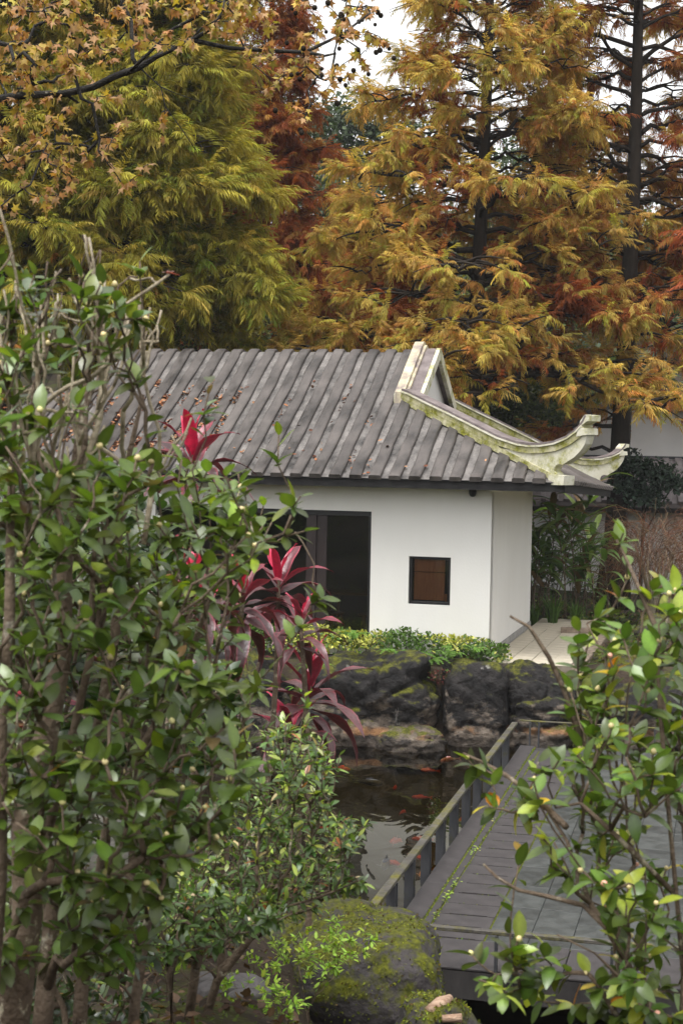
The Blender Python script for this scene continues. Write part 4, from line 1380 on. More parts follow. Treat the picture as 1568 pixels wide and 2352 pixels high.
def camellia(name, label, cat, origin, stems, targets, rng, leaf=(.062, .095), base=(.030, .066, .013), young=(.16, .22, .02), p_young=.04, n_leaf=(4, 7), along=3,
             bark=None, tip=.0026, k=.43, p_bud=.45, n_part=300, tmpls=CAMT, bud_size=(.014, .020), up=.35, mat_leaf=None, bare=0.0, odd=(), budcol=None, group=None, trunk_k=1.0, leafname='leaf', hc=.5, paint=(), stem_r=()):
    origin = np.asarray(origin, float)
    root = empty(name, origin, 0, label, cat, group)
    pl = Plant(rng)
    for s in stems: pl.stem(s)
    c = np.mean([s[0] for s in stems], axis=0)
    tg = np.asarray(targets)
    tg = tg[np.argsort(np.linalg.norm((tg - c) * [1, 1, .8], axis=1) + rng.normal(0, .12, len(tg)))]
    for t in tg: pl.to(t, up=up, hc=hc)
    pl.radii(tip, k)
    for ch, r_ in zip(pl.chains, stem_r):
        for i_, q_ in enumerate(ch): pl.R[q_] = max(min(pl.R[q_], r_), r_ * (1 - i_ / len(ch)) ** .8)
    if stem_r:
        own = {q_ for ch in pl.chains[:len(stem_r)] for q_ in ch}
        for q_ in range(len(pl.R)):
            if q_ not in own: pl.R[q_] = min(pl.R[q_], .013)
    mb = MB(); pl.tubes(mb, 5, origin=origin)
    mb.build('branches', bark or M['bark'], root, smooth=True)
    keep = pl.tips
    if bare: pl.tips = [t for t in pl.tips if rng.random() > (bare if callable(bare) is False else bare(np.array(pl.P[t])))]
    T, X, U, top = whorl(pl, rng, n_leaf, along)
    N = len(T)
    R = frames(X, U)
    size = rng.uniform(*leaf, N)
    cols = vary(base, N, rng, .32, .08)
    yg = (rng.random(N) < p_young) | (top & (rng.random(N) < p_young * 3))
    cols[yg] = vary(young, int(yg.sum()), rng, .2, .08)
    for col, pr in odd:
        q = rng.random(N) < pr
        if q.sum(): cols[q] = vary(col, int(q.sum()), rng, .2, .08)
    for p_, c_ in paint: cols[np.argsort(np.linalg.norm(T - at(*p_), axis=1))[0]] = c_
    pick = rng.integers(0, len(tmpls), N)
    order = np.argsort(T[:, 1])
    leaf_parts(root, origin, mat_leaf or M['leaf'], tmpls, R, T, size, cols, pick, order, n_part, leafname)
    if p_bud:
        bt = [t for t in pl.tips if rng.random() < p_bud]
        for t in sorted(bt, key=lambda t: pl.P[t][1])[:110]:
            c = np.array(budcol[int(rng.integers(0, len(budcol)))] if budcol else (.50, .46, .16)) * math.exp(rng.normal(0, .12))
            key = tuple(np.round(c * 6).astype(int))
            if key not in BUDM:
                me = mesh_np('flower_bud', BUD[0], [np.array([f for f in BUD[1] if len(f) == 3]), np.array([f for f in BUD[1] if len(f) == 4])], c[None] * BUD[2][:, None], True)
                me.materials.append(M['bud']); BUDM[key] = me
            o = bpy.data.objects.new('flower_bud', BUDM[key])
            d = unit(pl.T[t] + rng.normal(0, .35, 3))
            r = frames(d[None], np.array([[.3, .2, 1.]]))[0] * rng.uniform(*bud_size)
            p = np.array(pl.P[t]) - origin
            o.matrix_basis = Matrix([[*r[0], p[0]], [*r[1], p[1]], [*r[2], p[2]], [0, 0, 0, 1]])
            link(o, root)
    return root, pl
BUDM = {}

# --- big camellia on the left
cr = np.random.default_rng(41)
def gbase(vx, vy, Y):
    p = at(vx, vy, Y); p[2] = float(ground_z(p[0], p[1])) - .05; return p
def stem_v(pts):
    return [at(*p) for p in pts]
lstems = []
for st in ([(10, 2400, 4.1), (45, 2200, 4.1), (65, 2080, 4.1), (75, 1900, 4.1), (95, 1700, 4.15), (120, 1500, 4.2), (150, 1300, 4.2), (165, 1100, 4.2), (185, 950, 4.25), (205, 820, 4.25)],
           [(90, 2420, 4.4), (105, 2300, 4.4), (125, 2150, 4.45), (150, 2000, 4.5), (190, 1840, 4.5), (230, 1650, 4.5), (255, 1450, 4.5), (285, 1250, 4.5), (300, 1050, 4.45), (320, 900, 4.4)],
           [(180, 2420, 4.8), (190, 2280, 4.8), (205, 2100, 4.85), (250, 1900, 4.9), (330, 1720, 4.9), (410, 1560, 4.85), (480, 1400, 4.8), (530, 1250, 4.7)],
           [(-40, 2300, 3.8), (-10, 2000, 3.8), (10, 1700, 3.8), (25, 1400, 3.85), (30, 1150, 3.9), (50, 950, 3.9)],
           [(300, 2420, 5.2), (310, 2300, 5.2), (340, 2120, 5.25), (400, 1960, 5.3), (470, 1820, 5.3), (540, 1680, 5.2), (600, 1520, 5.1)],
           [(65, 2080, 4.1), (120, 1940, 4.0), (160, 1750, 3.95), (200, 1500, 3.9), (215, 1300, 3.9)]):
    q = stem_v(st)
    if st[0][1] > 2250: q[0][2] = min(q[0][2], float(ground_z(q[0][0], q[0][1])) - .05)
    q = [p + cr.normal(0, .012, 3) * (i > 0) for i, p in enumerate(q)]
    lstems.append(q)
tg = []
def add_t(poly, n, d0, d1):
    for p in poly_pts(poly, n, cr):
        if d0 < 4 and 400 < p[0] < 680 and 1230 < p[1] < 1520 and cr.random() < .5: continue
        tg.append(at(p[0], p[1], cr.uniform(d0, d1)))
add_t([(-60, 560), (30, 570), (110, 590), (170, 640), (235, 570), (250, 600), (330, 600), (335, 800), (240, 900), (-60, 900)], 60, 3.7, 4.5)
add_t([(-60, 900), (240, 900), (230, 1010), (330, 1010), (360, 1090), (-60, 1120)], 34, 3.5, 4.8)
add_t([(-60, 1110), (360, 1060), (470, 1050), (560, 1070), (600, 1110), (640, 1040), (668, 1150), (690, 1240), (560, 1270), (600, 1400), (560, 1500), (-60, 1500)], 190, 3.5, 5.2)
add_t([(-60, 1480), (620, 1480), (600, 1640), (560, 1800), (480, 1960), (300, 2060), (-60, 2100)], 225, 3.5, 5.3)
add_t([(-60, 2050), (430, 1980), (380, 2150), (-60, 2300)], 60, 3.9, 5.2)
for v in ((485, 880, 4.6), (640, 1000, 4.7), (690, 1140, 4.6), (700, 1220, 4.7), (715, 1390, 4.9), (735, 1375, 4.9), (230, 575, 4.2), (322, 600, 4.3), (30, 580, 3.8), (110, 600, 3.9), (330, 790, 4.3), (190, 540, 4.2), (200, 545, 4.25)):
    tg.append(at(*v))
camellia('camellia_shrub', 'big dark green camellia with pale buds and bare twigs filling the left side', 'shrub', at(60, 2400, 4.3) * [1, 1, 0] + [0, 0, 1.55],
         lstems, tg, cr, (.034, .082), base=(.076, .112, .019), p_young=.05, bark=M['bark'], k=.40, stem_r=(.048, .030, .024, .024, .020, .016), n_leaf=(5, 9), odd=(((.40, .20, .02), .006), ((.16, .12, .05), .02), ((.12, .16, .07), .06)),
         budcol=[(.52, .48, .15), (.55, .50, .22), (.48, .50, .14), (.55, .45, .22)],
         bare=lambda p: .62 if p[2] > 3.6 else .04)
# bare pale twigs that stick out of its top
tw = Plant(cr)
top_v = [(205, 545, 4.2), (195, 540, 4.22), (390, 630, 4.3), (350, 640, 4.35), (160, 640, 4.1), (95, 700, 4.0), (300, 640, 4.4), (250, 700, 4.3), (0, 480, 3.85), (120, 1050, 4.1), (440, 960, 4.5), (395, 1000, 4.5), (430, 990, 4.4),
         (140, 720, 4.2), (270, 760, 4.3), (60, 760, 4.0), (330, 820, 4.4), (180, 700, 4.1), (225, 660, 4.2), (285, 690, 4.3), (20, 850, 3.9), (210, 600, 4.3)]
tw.stem(stem_v([(160, 1250, 4.2), (185, 1100, 4.2), (230, 960, 4.25), (235, 880, 4.25)]))
tw.stem(stem_v([(60, 1250, 3.95), (75, 1080, 3.95), (90, 940, 3.95)]))
tw.stem(stem_v([(330, 1250, 4.4), (350, 1120, 4.45)]))
for p in poly_pts([(0, 640), (120, 600), (300, 620), (400, 680), (360, 850), (300, 1000), (60, 1050), (0, 900)], 80, cr): top_v.append((p[0], p[1], cr.uniform(3.9, 4.5)))
for v in top_v: tw.to(at(*v), up=.5, npt=6, wob=.02, hc=4.)
tw.radii(.0036, .34); tw.R = np.minimum(tw.R, .0085)
mb = MB(); o0 = at(60, 2400, 4.3) * [1, 1, 0] + np.array([0, 0, 1.55])
tw.tubes(mb, 5, origin=o0)
cam_l = [o for o in COL.objects if o.name == 'camellia_shrub'][0]
mb.build('bare_twigs', M['twig'], cam_l, smooth=True)

# red dragonfly resting on the tip of a bare twig
dp = at(388, 632, 4.3)
df = empty('dragonfly', dp, .4, 'small reddish dragonfly resting on the tip of a bare twig', 'dragonfly')
mb = MB(); mb.tube([(-.006, 0, .006), (0, 0, .007), (.006, 0, .006), (.03, .001, .002)], [.0028, .0034, .0022, .0010], 6); mb.build('body', M['insect'], df, True)
for sgn in (-1, 1):
    for q, (x0, x1) in enumerate(((-.004, -.009), (.001, .004))):
        mb = MB(); mb.add([(x0, sgn * .002, .008), (x1 - .003, sgn * .014, .010), (x1 - .002, sgn * .029, .009), (x1 + .003, sgn * .030, .009), (x1 + .006, sgn * .014, .0095), (x0 + .004, sgn * .002, .008)],
                          [(0, 1, 4, 5), (1, 2, 3, 4)])
        mb.build('wing', M['wing'], df)

# --- dark shrub behind the left camellia
cr = np.random.default_rng(47)
tg = []
add_t([(-80, 1060), (180, 1080), (380, 1140), (390, 1440), (580, 1500), (560, 1750), (-80, 1800)], 290, 7.0, 8.8)
stems = []
for st in ([(60, 2000, 7.6), (80, 1700, 7.6), (100, 1400, 7.7), (140, 1200, 7.7)], [(300, 2000, 8.0), (320, 1700, 8.0), (360, 1400, 8.0), (420, 1250, 8.0)], [(480, 2000, 8.2), (490, 1750, 8.2), (500, 1500, 8.2)]):
    q = stem_v(st); q[0] = gbase(300, 2000, 8.0); stems.append(q)
add_t([(-80, 1060), (180, 1080), (380, 1140), (390, 1420), (-80, 1420)], 130, 6.6, 8.0)
camellia('evergreen_shrub', 'dark evergreen shrub behind the big left camellia, before the pavilion', 'shrub', gbase(300, 2000, 8.0), stems, tg, cr, (.07, .11), base=(.026, .052, .013), young=(.12, .17, .02), p_young=.04, n_leaf=(5, 8), along=3, p_bud=0, tip=.003)

# --- small-leaved shrub with cream flowers, lower middle
cr = np.random.default_rng(52)
OSM = [leaf_tmpl(.20, .18, .12, st=(.2, .5, .8)), leaf_tmpl(.22, .3, .2, st=(.2, .5, .8))]
tg = []
add_t([(560, 1690), (660, 1640), (740, 1690), (775, 1740), (740, 1800), (800, 1870), (850, 1890), (790, 1990), (835, 2030), (700, 2090), (560, 2150), (420, 2150), (380, 2030), (470, 1880)], 400, 5.6, 7.2)
add_t([(360, 1990), (600, 2050), (700, 2100), (420, 2200), (300, 2180)], 150, 5.2, 6.5)
for v in ((845, 1890, 6.3), (835, 2030, 6.5), (780, 1735, 6.2), (700, 1600, 6.2), (710, 1650, 6.2)): tg.append(at(*v))
stems = []
for st in ([(430, 2330, 6.2), (450, 2220, 6.2), (500, 2080, 6.25), (560, 1960, 6.3), (610, 1860, 6.3)], [(400, 2330, 5.9), (390, 2240, 5.9), (420, 2120, 5.9), (480, 2020, 5.9), (600, 1990, 6.1), (700, 1960, 6.3)], [(470, 2330, 6.6), (500, 2250, 6.6), (580, 2150, 6.6), (690, 2080, 6.7)]):
    q = stem_v(st); q[0][2] = float(ground_z(q[0][0], q[0][1])) - .05; stems.append(q)
camellia('osmanthus_shrub', 'small leaved shrub with tiny cream flowers below the big left camellia', 'shrub', gbase(430, 2330, 6.2), stems, tg, cr, (.034, .056), base=(.070, .118, .028),
         young=(.27, .34, .06), p_young=.14, n_leaf=(5, 9), along=3, tmpls=OSM, p_bud=.0, tip=.0022, odd=(((.30, .10, .03), .02), ((.42, .36, .18), .03)))

# --- low evergreen at the foot of the left camellia
cr = np.random.default_rng(58)
tg = []
add_t([(-60, 2090), (300, 2060), (440, 2140), (400, 2300), (300, 2360), (-60, 2360)], 120, 4.9, 6.3)
b = gbase(200, 2300, 5.6)
stems = [[b, b + [q * .06, .05, .12], b + [q * .16, .05 * q, .26]] for q in (-3, -1.5, 0, 1.5, 3)]
camellia('low_evergreen', 'low dark evergreen in the shade at the foot of the big left camellia', 'shrub', b, stems, tg, cr, (.04, .07), base=(.035, .06, .016), young=(.16, .22, .03), p_young=.05, n_leaf=(5, 8), along=3, p_bud=0, tip=.002, tmpls=OSM)

# --- right camellia
cr = np.random.default_rng(63)
rst = []
for st in ([(1475, 2420, 4.0), (1480, 2290, 4.0), (1470, 2150, 4.0), (1460, 2020, 4.0), (1445, 1880, 4.0), (1430, 1750, 4.0), (1440, 1600, 4.0), (1460, 1480, 4.05)],
           [(1560, 2420, 3.9), (1555, 2250, 3.9), (1545, 2050, 3.9), (1535, 1850, 3.9), (1525, 1650, 3.9), (1520, 1500, 3.95), (1535, 1380, 4.0)],
           [(1480, 2290, 4.0), (1420, 2190, 4.0), (1350, 2060, 4.05), (1300, 1940, 4.1), (1250, 1870, 4.15), (1200, 1840, 4.2)],
           [(1545, 2050, 3.9), (1480, 1990, 3.85), (1400, 1900, 3.85), (1330, 1850, 3.9), (1260, 1850, 3.95)],
           [(1480, 2310, 4.0), (1430, 2240, 3.9), (1380, 2190, 3.85), (1290, 2160, 3.85)],
           [(1590, 2100, 4.2), (1560, 1900, 4.2), (1540, 1700, 4.2), (1500, 1560, 4.2)],
           [(1445, 1880, 4.0), (1400, 1780, 4.1), (1380, 1650, 4.1), (1385, 1520, 4.1), (1350, 1440, 4.15)]):
    q = stem_v(st)
    if st[0][1] > 2390: q[0][2] = float(ground_z(q[0][0], q[0][1])) - .05
    rst.append([p + cr.normal(0, .010, 3) * (0 < i) for i, p in enumerate(q)])
tg = []
add_t([(1430, 1330), (1500, 1340), (1600, 1310), (1620, 1600), (1310, 1660), (1330, 1470), (1400, 1430)], 30, 3.7, 4.4)
add_t([(1310, 1600), (1620, 1580), (1620, 2000), (1400, 2040), (1260, 1980), (1200, 1830), (1240, 1740), (1320, 1690)], 58, 3.6, 4.4)
add_t([(1400, 2020), (1620, 1980), (1620, 2352), (1340, 2340), (1200, 2300), (1090, 2250), (1080, 2190), (1200, 2200), (1330, 2200)], 40, 3.6, 4.3)
for v in ((1075, 1745, 4.3), (1135, 1780, 4.25), (1120, 1850, 4.2), (1205, 1850, 4.2), (1235, 1750, 4.2), (1195, 1860, 4.2), (1195, 1960, 4.2), (1085, 2195, 4.0), (1120, 2250, 3.95), (1190, 2160, 4.0), (1160, 2200, 4.0),
          (1250, 2180, 4.0), (1270, 2240, 4.0), (1430, 1225, 4.2), (1505, 1330, 4.1), (1550, 1360, 4.0), (1330, 1450, 4.2), (1380, 1420, 4.15), (1300, 1640, 4.2), (1330, 1560, 4.2), (1310, 1590, 4.1), (1380, 1590, 4.1)):
    tg.append(at(*v))
camellia('camellia_shrub', 'yellow green camellia with round buds and mossy stems at the right edge', 'shrub', gbase(1500, 2420, 4.0), rst, tg, cr, (.046, .076), base=(.078, .122, .018), young=(.26, .31, .03),
         p_young=.10, bark=M['bark'], odd=(((.50, .34, .02), .018), ((.50, .17, .02), .008)), paint=[((1135, 1850, 4.2), (.62, .24, .02)), ((1110, 1845, 4.2), (.50, .42, .04)), ((1210, 1840, 4.2), (.62, .45, .02)), ((1175, 1790, 4.2), (.58, .42, .03)), ((1215, 1840, 4.15), (.60, .40, .02))], n_leaf=(4, 7), along=2, tip=.0026, k=.40,
         budcol=[(.55, .47, .20), (.56, .44, .24), (.60, .30, .22), (.50, .46, .16)])
# bare dark twigs reaching over the deck
tw = Plant(cr)
tw.stem(stem_v([(1440, 2210, 4.0), (1390, 2130, 4.0), (1340, 2080, 4.05), (1260, 2060, 4.1), (1190, 2045, 4.1), (1140, 2015, 4.1), (1110, 1985, 4.15)]))
for v in ((1090, 2120, 4.1), (1240, 1990, 4.1), (1170, 1440, 4.2), (1175, 1445, 4.2), (1270, 1570, 4.2), (1055, 1755, 4.25), (1110, 1800, 4.3), (1385, 1265, 4.2)):
    pass
tw.stem(stem_v([(1330, 1690, 4.15), (1300, 1600, 4.2), (1260, 1510, 4.2), (1215, 1440, 4.2), (1170, 1415, 4.2)]))
tw.stem(stem_v([(1300, 1900, 4.1), (1240, 1840, 4.2), (1160, 1780, 4.25), (1105, 1750, 4.3), (1062, 1730, 4.3)]))
tw.stem(stem_v([(1520, 1520, 4.0), (1505, 1440, 4.05), (1470, 1360, 4.1), (1440, 1290, 4.15), (1415, 1240, 4.2)]))
tw.radii(.0042, .35)
tw.R = np.array([.0042 + .0075 * (1 - i / 6) if False else .0048 for i in range(len(tw.P))])
for ch in tw.chains:
    for i, q in enumerate(ch): tw.R[q] = lerp(.0095, .0035, i / (len(ch) - 1))
mb = MB(); cam_r = [o for o in COL.objects if o.name == 'camellia_shrub.001'][0]
tw.tubes(mb, 5, origin=np.array(cam_r.location)); mb.build('bare_twigs', M['bark'], cam_r, smooth=True)

# --- bright green seedlings on the near bank
cr = np.random.default_rng(74)
SEED = [leaf_tmpl(.25, .2, .12, st=(.25, .7))]
spots = [((560, 2200), (640, 2140), (760, 2090), (900, 2150), (800, 2230), (640, 2240)), ((480, 2330), (520, 2230), (640, 2250), (720, 2300), (640, 2345), (540, 2350)), ((290, 2160), (380, 2120), (450, 2200), (360, 2230))]
labs = ['bright green leafy seedlings spreading over the big mossy rock', 'bright green leafy seedlings low at the bottom edge beside the grey stones', 'green seedlings in the shade under the big left camellia']
for (poly, lab, Yb) in zip(spots, labs, (8.8, 8.0, 7.0)):
    tg = []
    add_t(list(poly), 55, Yb - .5, Yb + .35)
    c = np.mean([at(*p, Yb) for p in poly], axis=0)
    st = []
    for q in range(5):
        b = c + np.array([cr.normal(0, .25), cr.normal(0, .2), 0]); b[2] = float(ground_z(b[0], b[1])) - .03
        st.append([c * [1, 1, 0] + [0, 0, float(ground_z(c[0], c[1])) - .03], b, b + [cr.normal(0, .03), cr.normal(0, .03), .12], b + [cr.normal(0, .06), cr.normal(0, .06), .22]])
    c[2] = float(ground_z(c[0], c[1]))
    camellia('leafy_seedlings', lab, 'seedlings', c, st, tg, cr, (.028, .050), base=(.17, .27, .03), young=(.32, .42, .06), p_young=.25, n_leaf=(5, 9), along=3, tmpls=SEED, p_bud=0, tip=.0014, k=.35,
             mat_leaf=M['softleaf'], group='seedlings on the near bank')

# --- pink and maroon ti plants
def ti_leaf_mesh(L, w_, droop, twist, col, edge, rng):
    n = 9
    V, C, F = [], [], []
    for i in range(n):
        x = i / (n - 1)
        hw = w_ * (math.sin(math.pi * min(1, x ** .75 * .97 + .03)) ** .8) * .5 if x > .12 else w_ * .09
        a = droop * x * x
        cx = L * x * math.cos(a * .6); cz = -L * x * math.sin(a * .6)
        for e, s in ((hw, 1), (hw * .55, .5), (0, 0), (-hw * .55, -.5), (-hw, -1)):
            V.append((cx, e, cz + abs(e) * .35 + .01 * math.sin(i * 1.3) * s))
            C.append(edge if abs(s) == 1 else col * (1.25 if s == 0 else 1))
    for i in range(n - 1):
        for k in range(4): F.append((i * 5 + k, i * 5 + k + 1, i * 5 + k + 6, i * 5 + k + 5))
    return mesh_np('leaf', V, [np.array(F)], np.array(C), True)
def ti_plant(label, vx, vy, Y, n, L, young, rng, groundp=None, up0=15, up1=125, turn=0):
    top = at(vx, vy, Y)
    b = top.copy(); b[0] += rng.normal(0, .1); b[2] = float(ground_z(b[0], b[1])) - .05
    t = empty('ti_plant', b, 0, label, 'ti plant', 'pink and maroon ti plants by the pond')
    mb = MB(); mid = lerp(b, top, .5) + [rng.normal(0, .05), rng.normal(0, .05), 0]
    mb.tube(bez(np.zeros(3), (mid - b) * .7, (mid - b) * 1.3, top - b, 8), [.022, .022, .021, .02, .019, .018, .016, .012], 7); mb.build('stem', M['bark'], t, True)
    for i in range(n):
        f = i / (n - 1)
        az = turn + i * 2.4 + rng.normal(0, .2)
        el = math.radians(lerp(up0, up1, f ** .9) + rng.normal(0, 7))
        if f < young: col, edge = np.array((.50, .016, .062)) * rng.uniform(.7, 1.15), np.array((.60, .03, .10))
        elif f < young + .25: col, edge = np.array((.15, .022, .036)) * rng.uniform(.7, 1.2), np.array((.36, .03, .06))
        else: col, edge = np.array((.062, .024, .026)) * rng.uniform(.6, 1.7), np.array((.20, .03, .045))
        LL = L * rng.uniform(.85, 1.1) * (.8 + .4 * min(f * 2, 1) * (1 - .2 * f))
        me = ti_leaf_mesh(LL, LL * rng.uniform(.19, .26), rng.uniform(.2, .5) + f * .75, 0, col, edge, rng)
        me.materials.append(M['tileaf'])
        o = bpy.data.objects.new('leaf', me)
        d = np.array([math.cos(az) * math.sin(el), math.sin(az) * math.sin(el), math.cos(el)])
        r = frames(d[None], np.array([[0, 0, 1.]]) - .4 * np.array([[math.cos(az), math.sin(az), 0]]) * (1 if el < .9 else 0) + rng.normal(0, .12, (1, 3)))[0]
        p = top - b + np.array([0, 0, -.012 * i]) + d * .01
        o.matrix_basis = Matrix([[*r[0], p[0]], [*r[1], p[1]], [*r[2], p[2]], [0, 0, 0, 1]])
        link(o, t)
tr_ = np.random.default_rng(85)
ti_plant('tall ti plant with hot pink upright leaves in front of the roof', 442, 1045, 9.6, 17, .38, .17, tr_, up0=6, up1=95)
ti_plant('pale pink ti plant half hidden behind the big left camellia', 470, 1400, 9.8, 17, .36, .25, tr_, up0=8, up1=105)
ti_plant('dark red ti plant beside the glass door, behind camellia leaves', 640, 1330, 10.2, 16, .35, .14, tr_, up0=10, up1=110)
ti_plant('maroon ti plant with drooping leaves over the pond rocks', 712, 1575, 10.6, 17, .42, .06, tr_, up0=8, up1=120, turn=.5)
ti_plant('lowest maroon ti plant near the pond edge under the drooping one', 660, 1680, 10.5, 14, .36, .08, tr_, up0=20, up1=120)
ti_plant('small pink ti plant deep in the shade at the far left', 130, 1480, 9.0, 13, .34, .4, tr_)
ti_plant('pink ti plant low behind the camellia stems at left', 60, 1640, 8.8, 13, .34, .35, tr_)

ti_plant('maroon ti plant at the middle right edge of the big camellia', 560, 1350, 8.4, 17, .30, .13, tr_)
ti_plant('dark maroon ti plant with a pink heart above the drooping one', 690, 1425, 9.6, 14, .27, .15, tr_, up0=6, up1=115)
ti_plant('ti plant with bright pink heart low among the camellia twigs', 450, 1330, 6.6, 15, .25, .2, tr_)

# ------------------------------------------------------------------ bald cypress trees in autumn colour
def spray_tmpl(rng, n=15, leaf=.42, bend=.42):
    """A drooping feathery spray about one unit long: narrow strips hanging both sides of an arching twig."""
    V, F, sh = [], [], []
    for i in range(n):
        x = (i + .5) / n
        cz = -bend * x * x
        for s in ((-1, 1) if i % 4 else (-1, 0, 1)):
            L = leaf * (1 - .35 * x) * rng.uniform(.7, 1.25)
            a = rng.uniform(.35, 1.2)
            d = np.array([.45 + .3 * rng.random(), s * (.5 + .35 * rng.random()) + rng.normal(0, .1), -a - .35 * x])
            d = unit(d)
            p = np.array([x, 0, cz])
            q = p + d * L * .6
            e = q + unit(d + [0, 0, -1.0]) * L * .45
            wd = unit(np.cross(d, [rng.normal(0, .4), rng.normal(0, .4), 1])) * .022
            b = len(V)
            V += [p - wd * .5, p + wd * .5, q + wd, q - wd, e]
            F += [(b, b + 1, b + 2, b + 3), (b + 3, b + 2, b + 4)]
            sh += [.75, .75, 1.0, 1.0, 1.12]
    return np.array(V), F, np.array(sh)
SR = np.random.default_rng(101)
SPRAYS = [spray_tmpl(SR, int(SR.integers(9, 15)), SR.uniform(.32, .60), SR.uniform(.1, .65)) for _ in range(10)]
GREEN, OLIVE, GOLD, ORANGE, RUST, RED = [np.array(c) for c in ((.145, .165, .022), (.255, .225, .034), (.335, .24, .058), (.285, .14, .036), (.19, .055, .015), (.27, .075, .030))]

def cypress(label, base, H, z0, rmax, seed, pal, n_limb=70, dens=1.0, lean=(0, 0), trunk_r=.24, top_r=.35, spray=(.55, .95), droop=.25, zmax=None, taper=.85, sec=7, only=None, open_=0., rot=0, low_r=None, spr=7, gap=-.22, dens_k=1.0, thin=.24, n_low=0, front=0.):
    """only: (azimuth from, to) keeps limbs of one side. pal: list of (colour, weight, preferred height fraction, outer preference)."""
    rng = np.random.default_rng(seed)
    base = np.asarray(base, float)
    t = empty('bald_cypress', base, 0, label, 'tree', 'bald cypress trees in autumn colour')
    n = 14
    hz = np.linspace(0, 1, n)
    trunk = np.c_[lean[0] * hz + .10 * np.sin(hz * 5 + seed), lean[1] * hz + .08 * np.cos(hz * 4 + seed * 2), H * hz]
    trunk -= trunk[0] * [1, 1, 0]
    tr_r = trunk_r * (1 - hz) ** .8 + .015
    tr_r[0] *= 1.7; tr_r[1] *= 1.08
    mb = MB(); mb.tube(trunk, tr_r, 10); mb.build('trunk', M['darkbark'], t, True)
    lim = MB()
    SP, SX, SS, SO, SH_ = [], [], [], [], []
    def add_spray(p, d, s, outer, hfrac):
        if noise.noise(Vector(p) * 1.15 + Vector((seed * 3.7, 0, 0))) < gap + thin * max(0, hfrac - .25): return
        if rng.random() > dens_k: return
        SP.append(p); SX.append(d); SS.append(s); SO.append(outer); SH_.append(hfrac)
    zt = min(H, zmax or H)
    for i in range(n_limb + n_low):
        f = (i + rng.random() * .9) / n_limb
        z = z0 + (zt - z0) * f
        op = open_
        if i >= n_limb: z, op = rng.uniform(3.0, z0), .72
        az = rot + i * 2.399 + rng.normal(0, .25)
        if only and not (only[0] <= (az % 6.283) <= only[1]): continue
        if front and math.sin(az) < -.62 and rng.random() < front: continue
        c = np.array([np.interp(z, trunk[:, 2], trunk[:, 0]), np.interp(z, trunk[:, 2], trunk[:, 1]), z])
        g = max(0, (z - z0) / (H - z0))
        R = lerp(rmax, top_r, g ** taper) * rng.uniform(.70, 1.12)
        if low_r is not None and g < .12: R *= low_r
        elev = math.radians(lerp(8, 48, g) + rng.normal(0, 9))
        hd = np.array([math.cos(az), math.sin(az), 0])
        side = np.array([-hd[1], hd[0], 0])
        e = c + hd * R + np.array([0, 0, R * math.tan(elev) * .55 - droop * R * (1 - g * .7)])
        p1 = c + (hd * math.cos(elev) + [0, 0, math.sin(elev)]) * R * .4
        p2 = e - hd * R * .3 + np.array([0, 0, R * .10])
        C = bez(c, p1, p2, e, 9)
        C[1:] += rng.normal(0, .025 * R, (8, 3))
        r0 = max(.012, .020 * R + .004)
        lim.tube(C, np.linspace(r0, .006, 9), 5)
        ns = max(3, int(sec * (.5 + R / rmax)))
        for j in range(ns):
            u = lerp(.22, .97, (j + rng.random()) / ns)
            k = min(7, int(u * 8)); fr = u * 8 - k
            p = lerp(C[k], C[k + 1], fr)
            if rng.random() < op: continue
            sgn = 1 if j % 2 else -1
            L2 = R * .42 * (1 - .55 * u) * rng.uniform(.6, 1.3) + .22
            d2 = unit(hd * rng.uniform(.3, .9) + side * sgn * rng.uniform(.5, 1.0) + np.array([0, 0, rng.uniform(-.1, .45)]))
            q = p + d2 * L2 + np.array([0, 0, -.18 * L2])
            B = bez(p, p + d2 * L2 * .4 + [0, 0, .1 * L2], q - d2 * L2 * .2 + [0, 0, .06 * L2], q, 5)
            lim.tube(B, np.linspace(max(.008, r0 * .45), .004, 5), 4, cap=False)
            m_ = max(2, int(spr * dens * (.6 + L2)))
            for s_ in range(m_):
                v = lerp(.15, 1.0, (s_ + rng.random()) / m_)
                kk = min(3, int(v * 4)); pp = lerp(B[kk], B[kk + 1], v * 4 - kk)
                dd = unit(d2 * rng.uniform(.3, 1) + rng.normal(0, .55, 3) + np.array([0, 0, .12]))
                add_spray(pp, dd, rng.uniform(*spray), u * .6 + v * .4, g)
        for s_ in range(int(4 * dens)):
            add_spray(lerp(C[-2], C[-1], rng.random()), unit(hd + rng.normal(0, .4, 3)), rng.uniform(*spray), 1., g)
    lb = lim.build('limbs', M['darkbark'], t, True)
    SP, SX, SS, SO, SH_ = map(np.array, (SP, SX, SS, SO, SH_))
    N = len(SP)
    X = SX.copy(); X[:, 2] -= .05
    R_ = frames(X, np.tile([0, 0, 1.], (N, 1)) + rng.normal(0, .25, (N, 3)))
    big = np.array([noise.noise(Vector(p * .55) + Vector((seed, 0, 0))) for p in SP])
    W_ = []
    for c, w_, hp_, op_ in pal:
        W_.append(np.log(w_) + 3.0 * (SO - .55) * op_ - 2.5 * np.abs(SH_ - hp_) * (hp_ >= 0) + rng.normal(0, .55, N) + big * (2.2 if op_ > 0 else -1.2))
    cols = np.array([p[0] for p in pal])[np.argmax(np.array(W_), axis=0)]
    cols = cols * np.exp(rng.normal(0, .20, (N, 1))) * np.exp(rng.normal(0, .06, (N, 3)))
    pick = rng.integers(0, len(SPRAYS), N)
    o = cloud_obj('crown', M['needle'], t, cloud([s[:2] for s in SPRAYS], R_, SP, SS, cols, pick, [s[2] for s in SPRAYS]))
    return t, N
NS = []
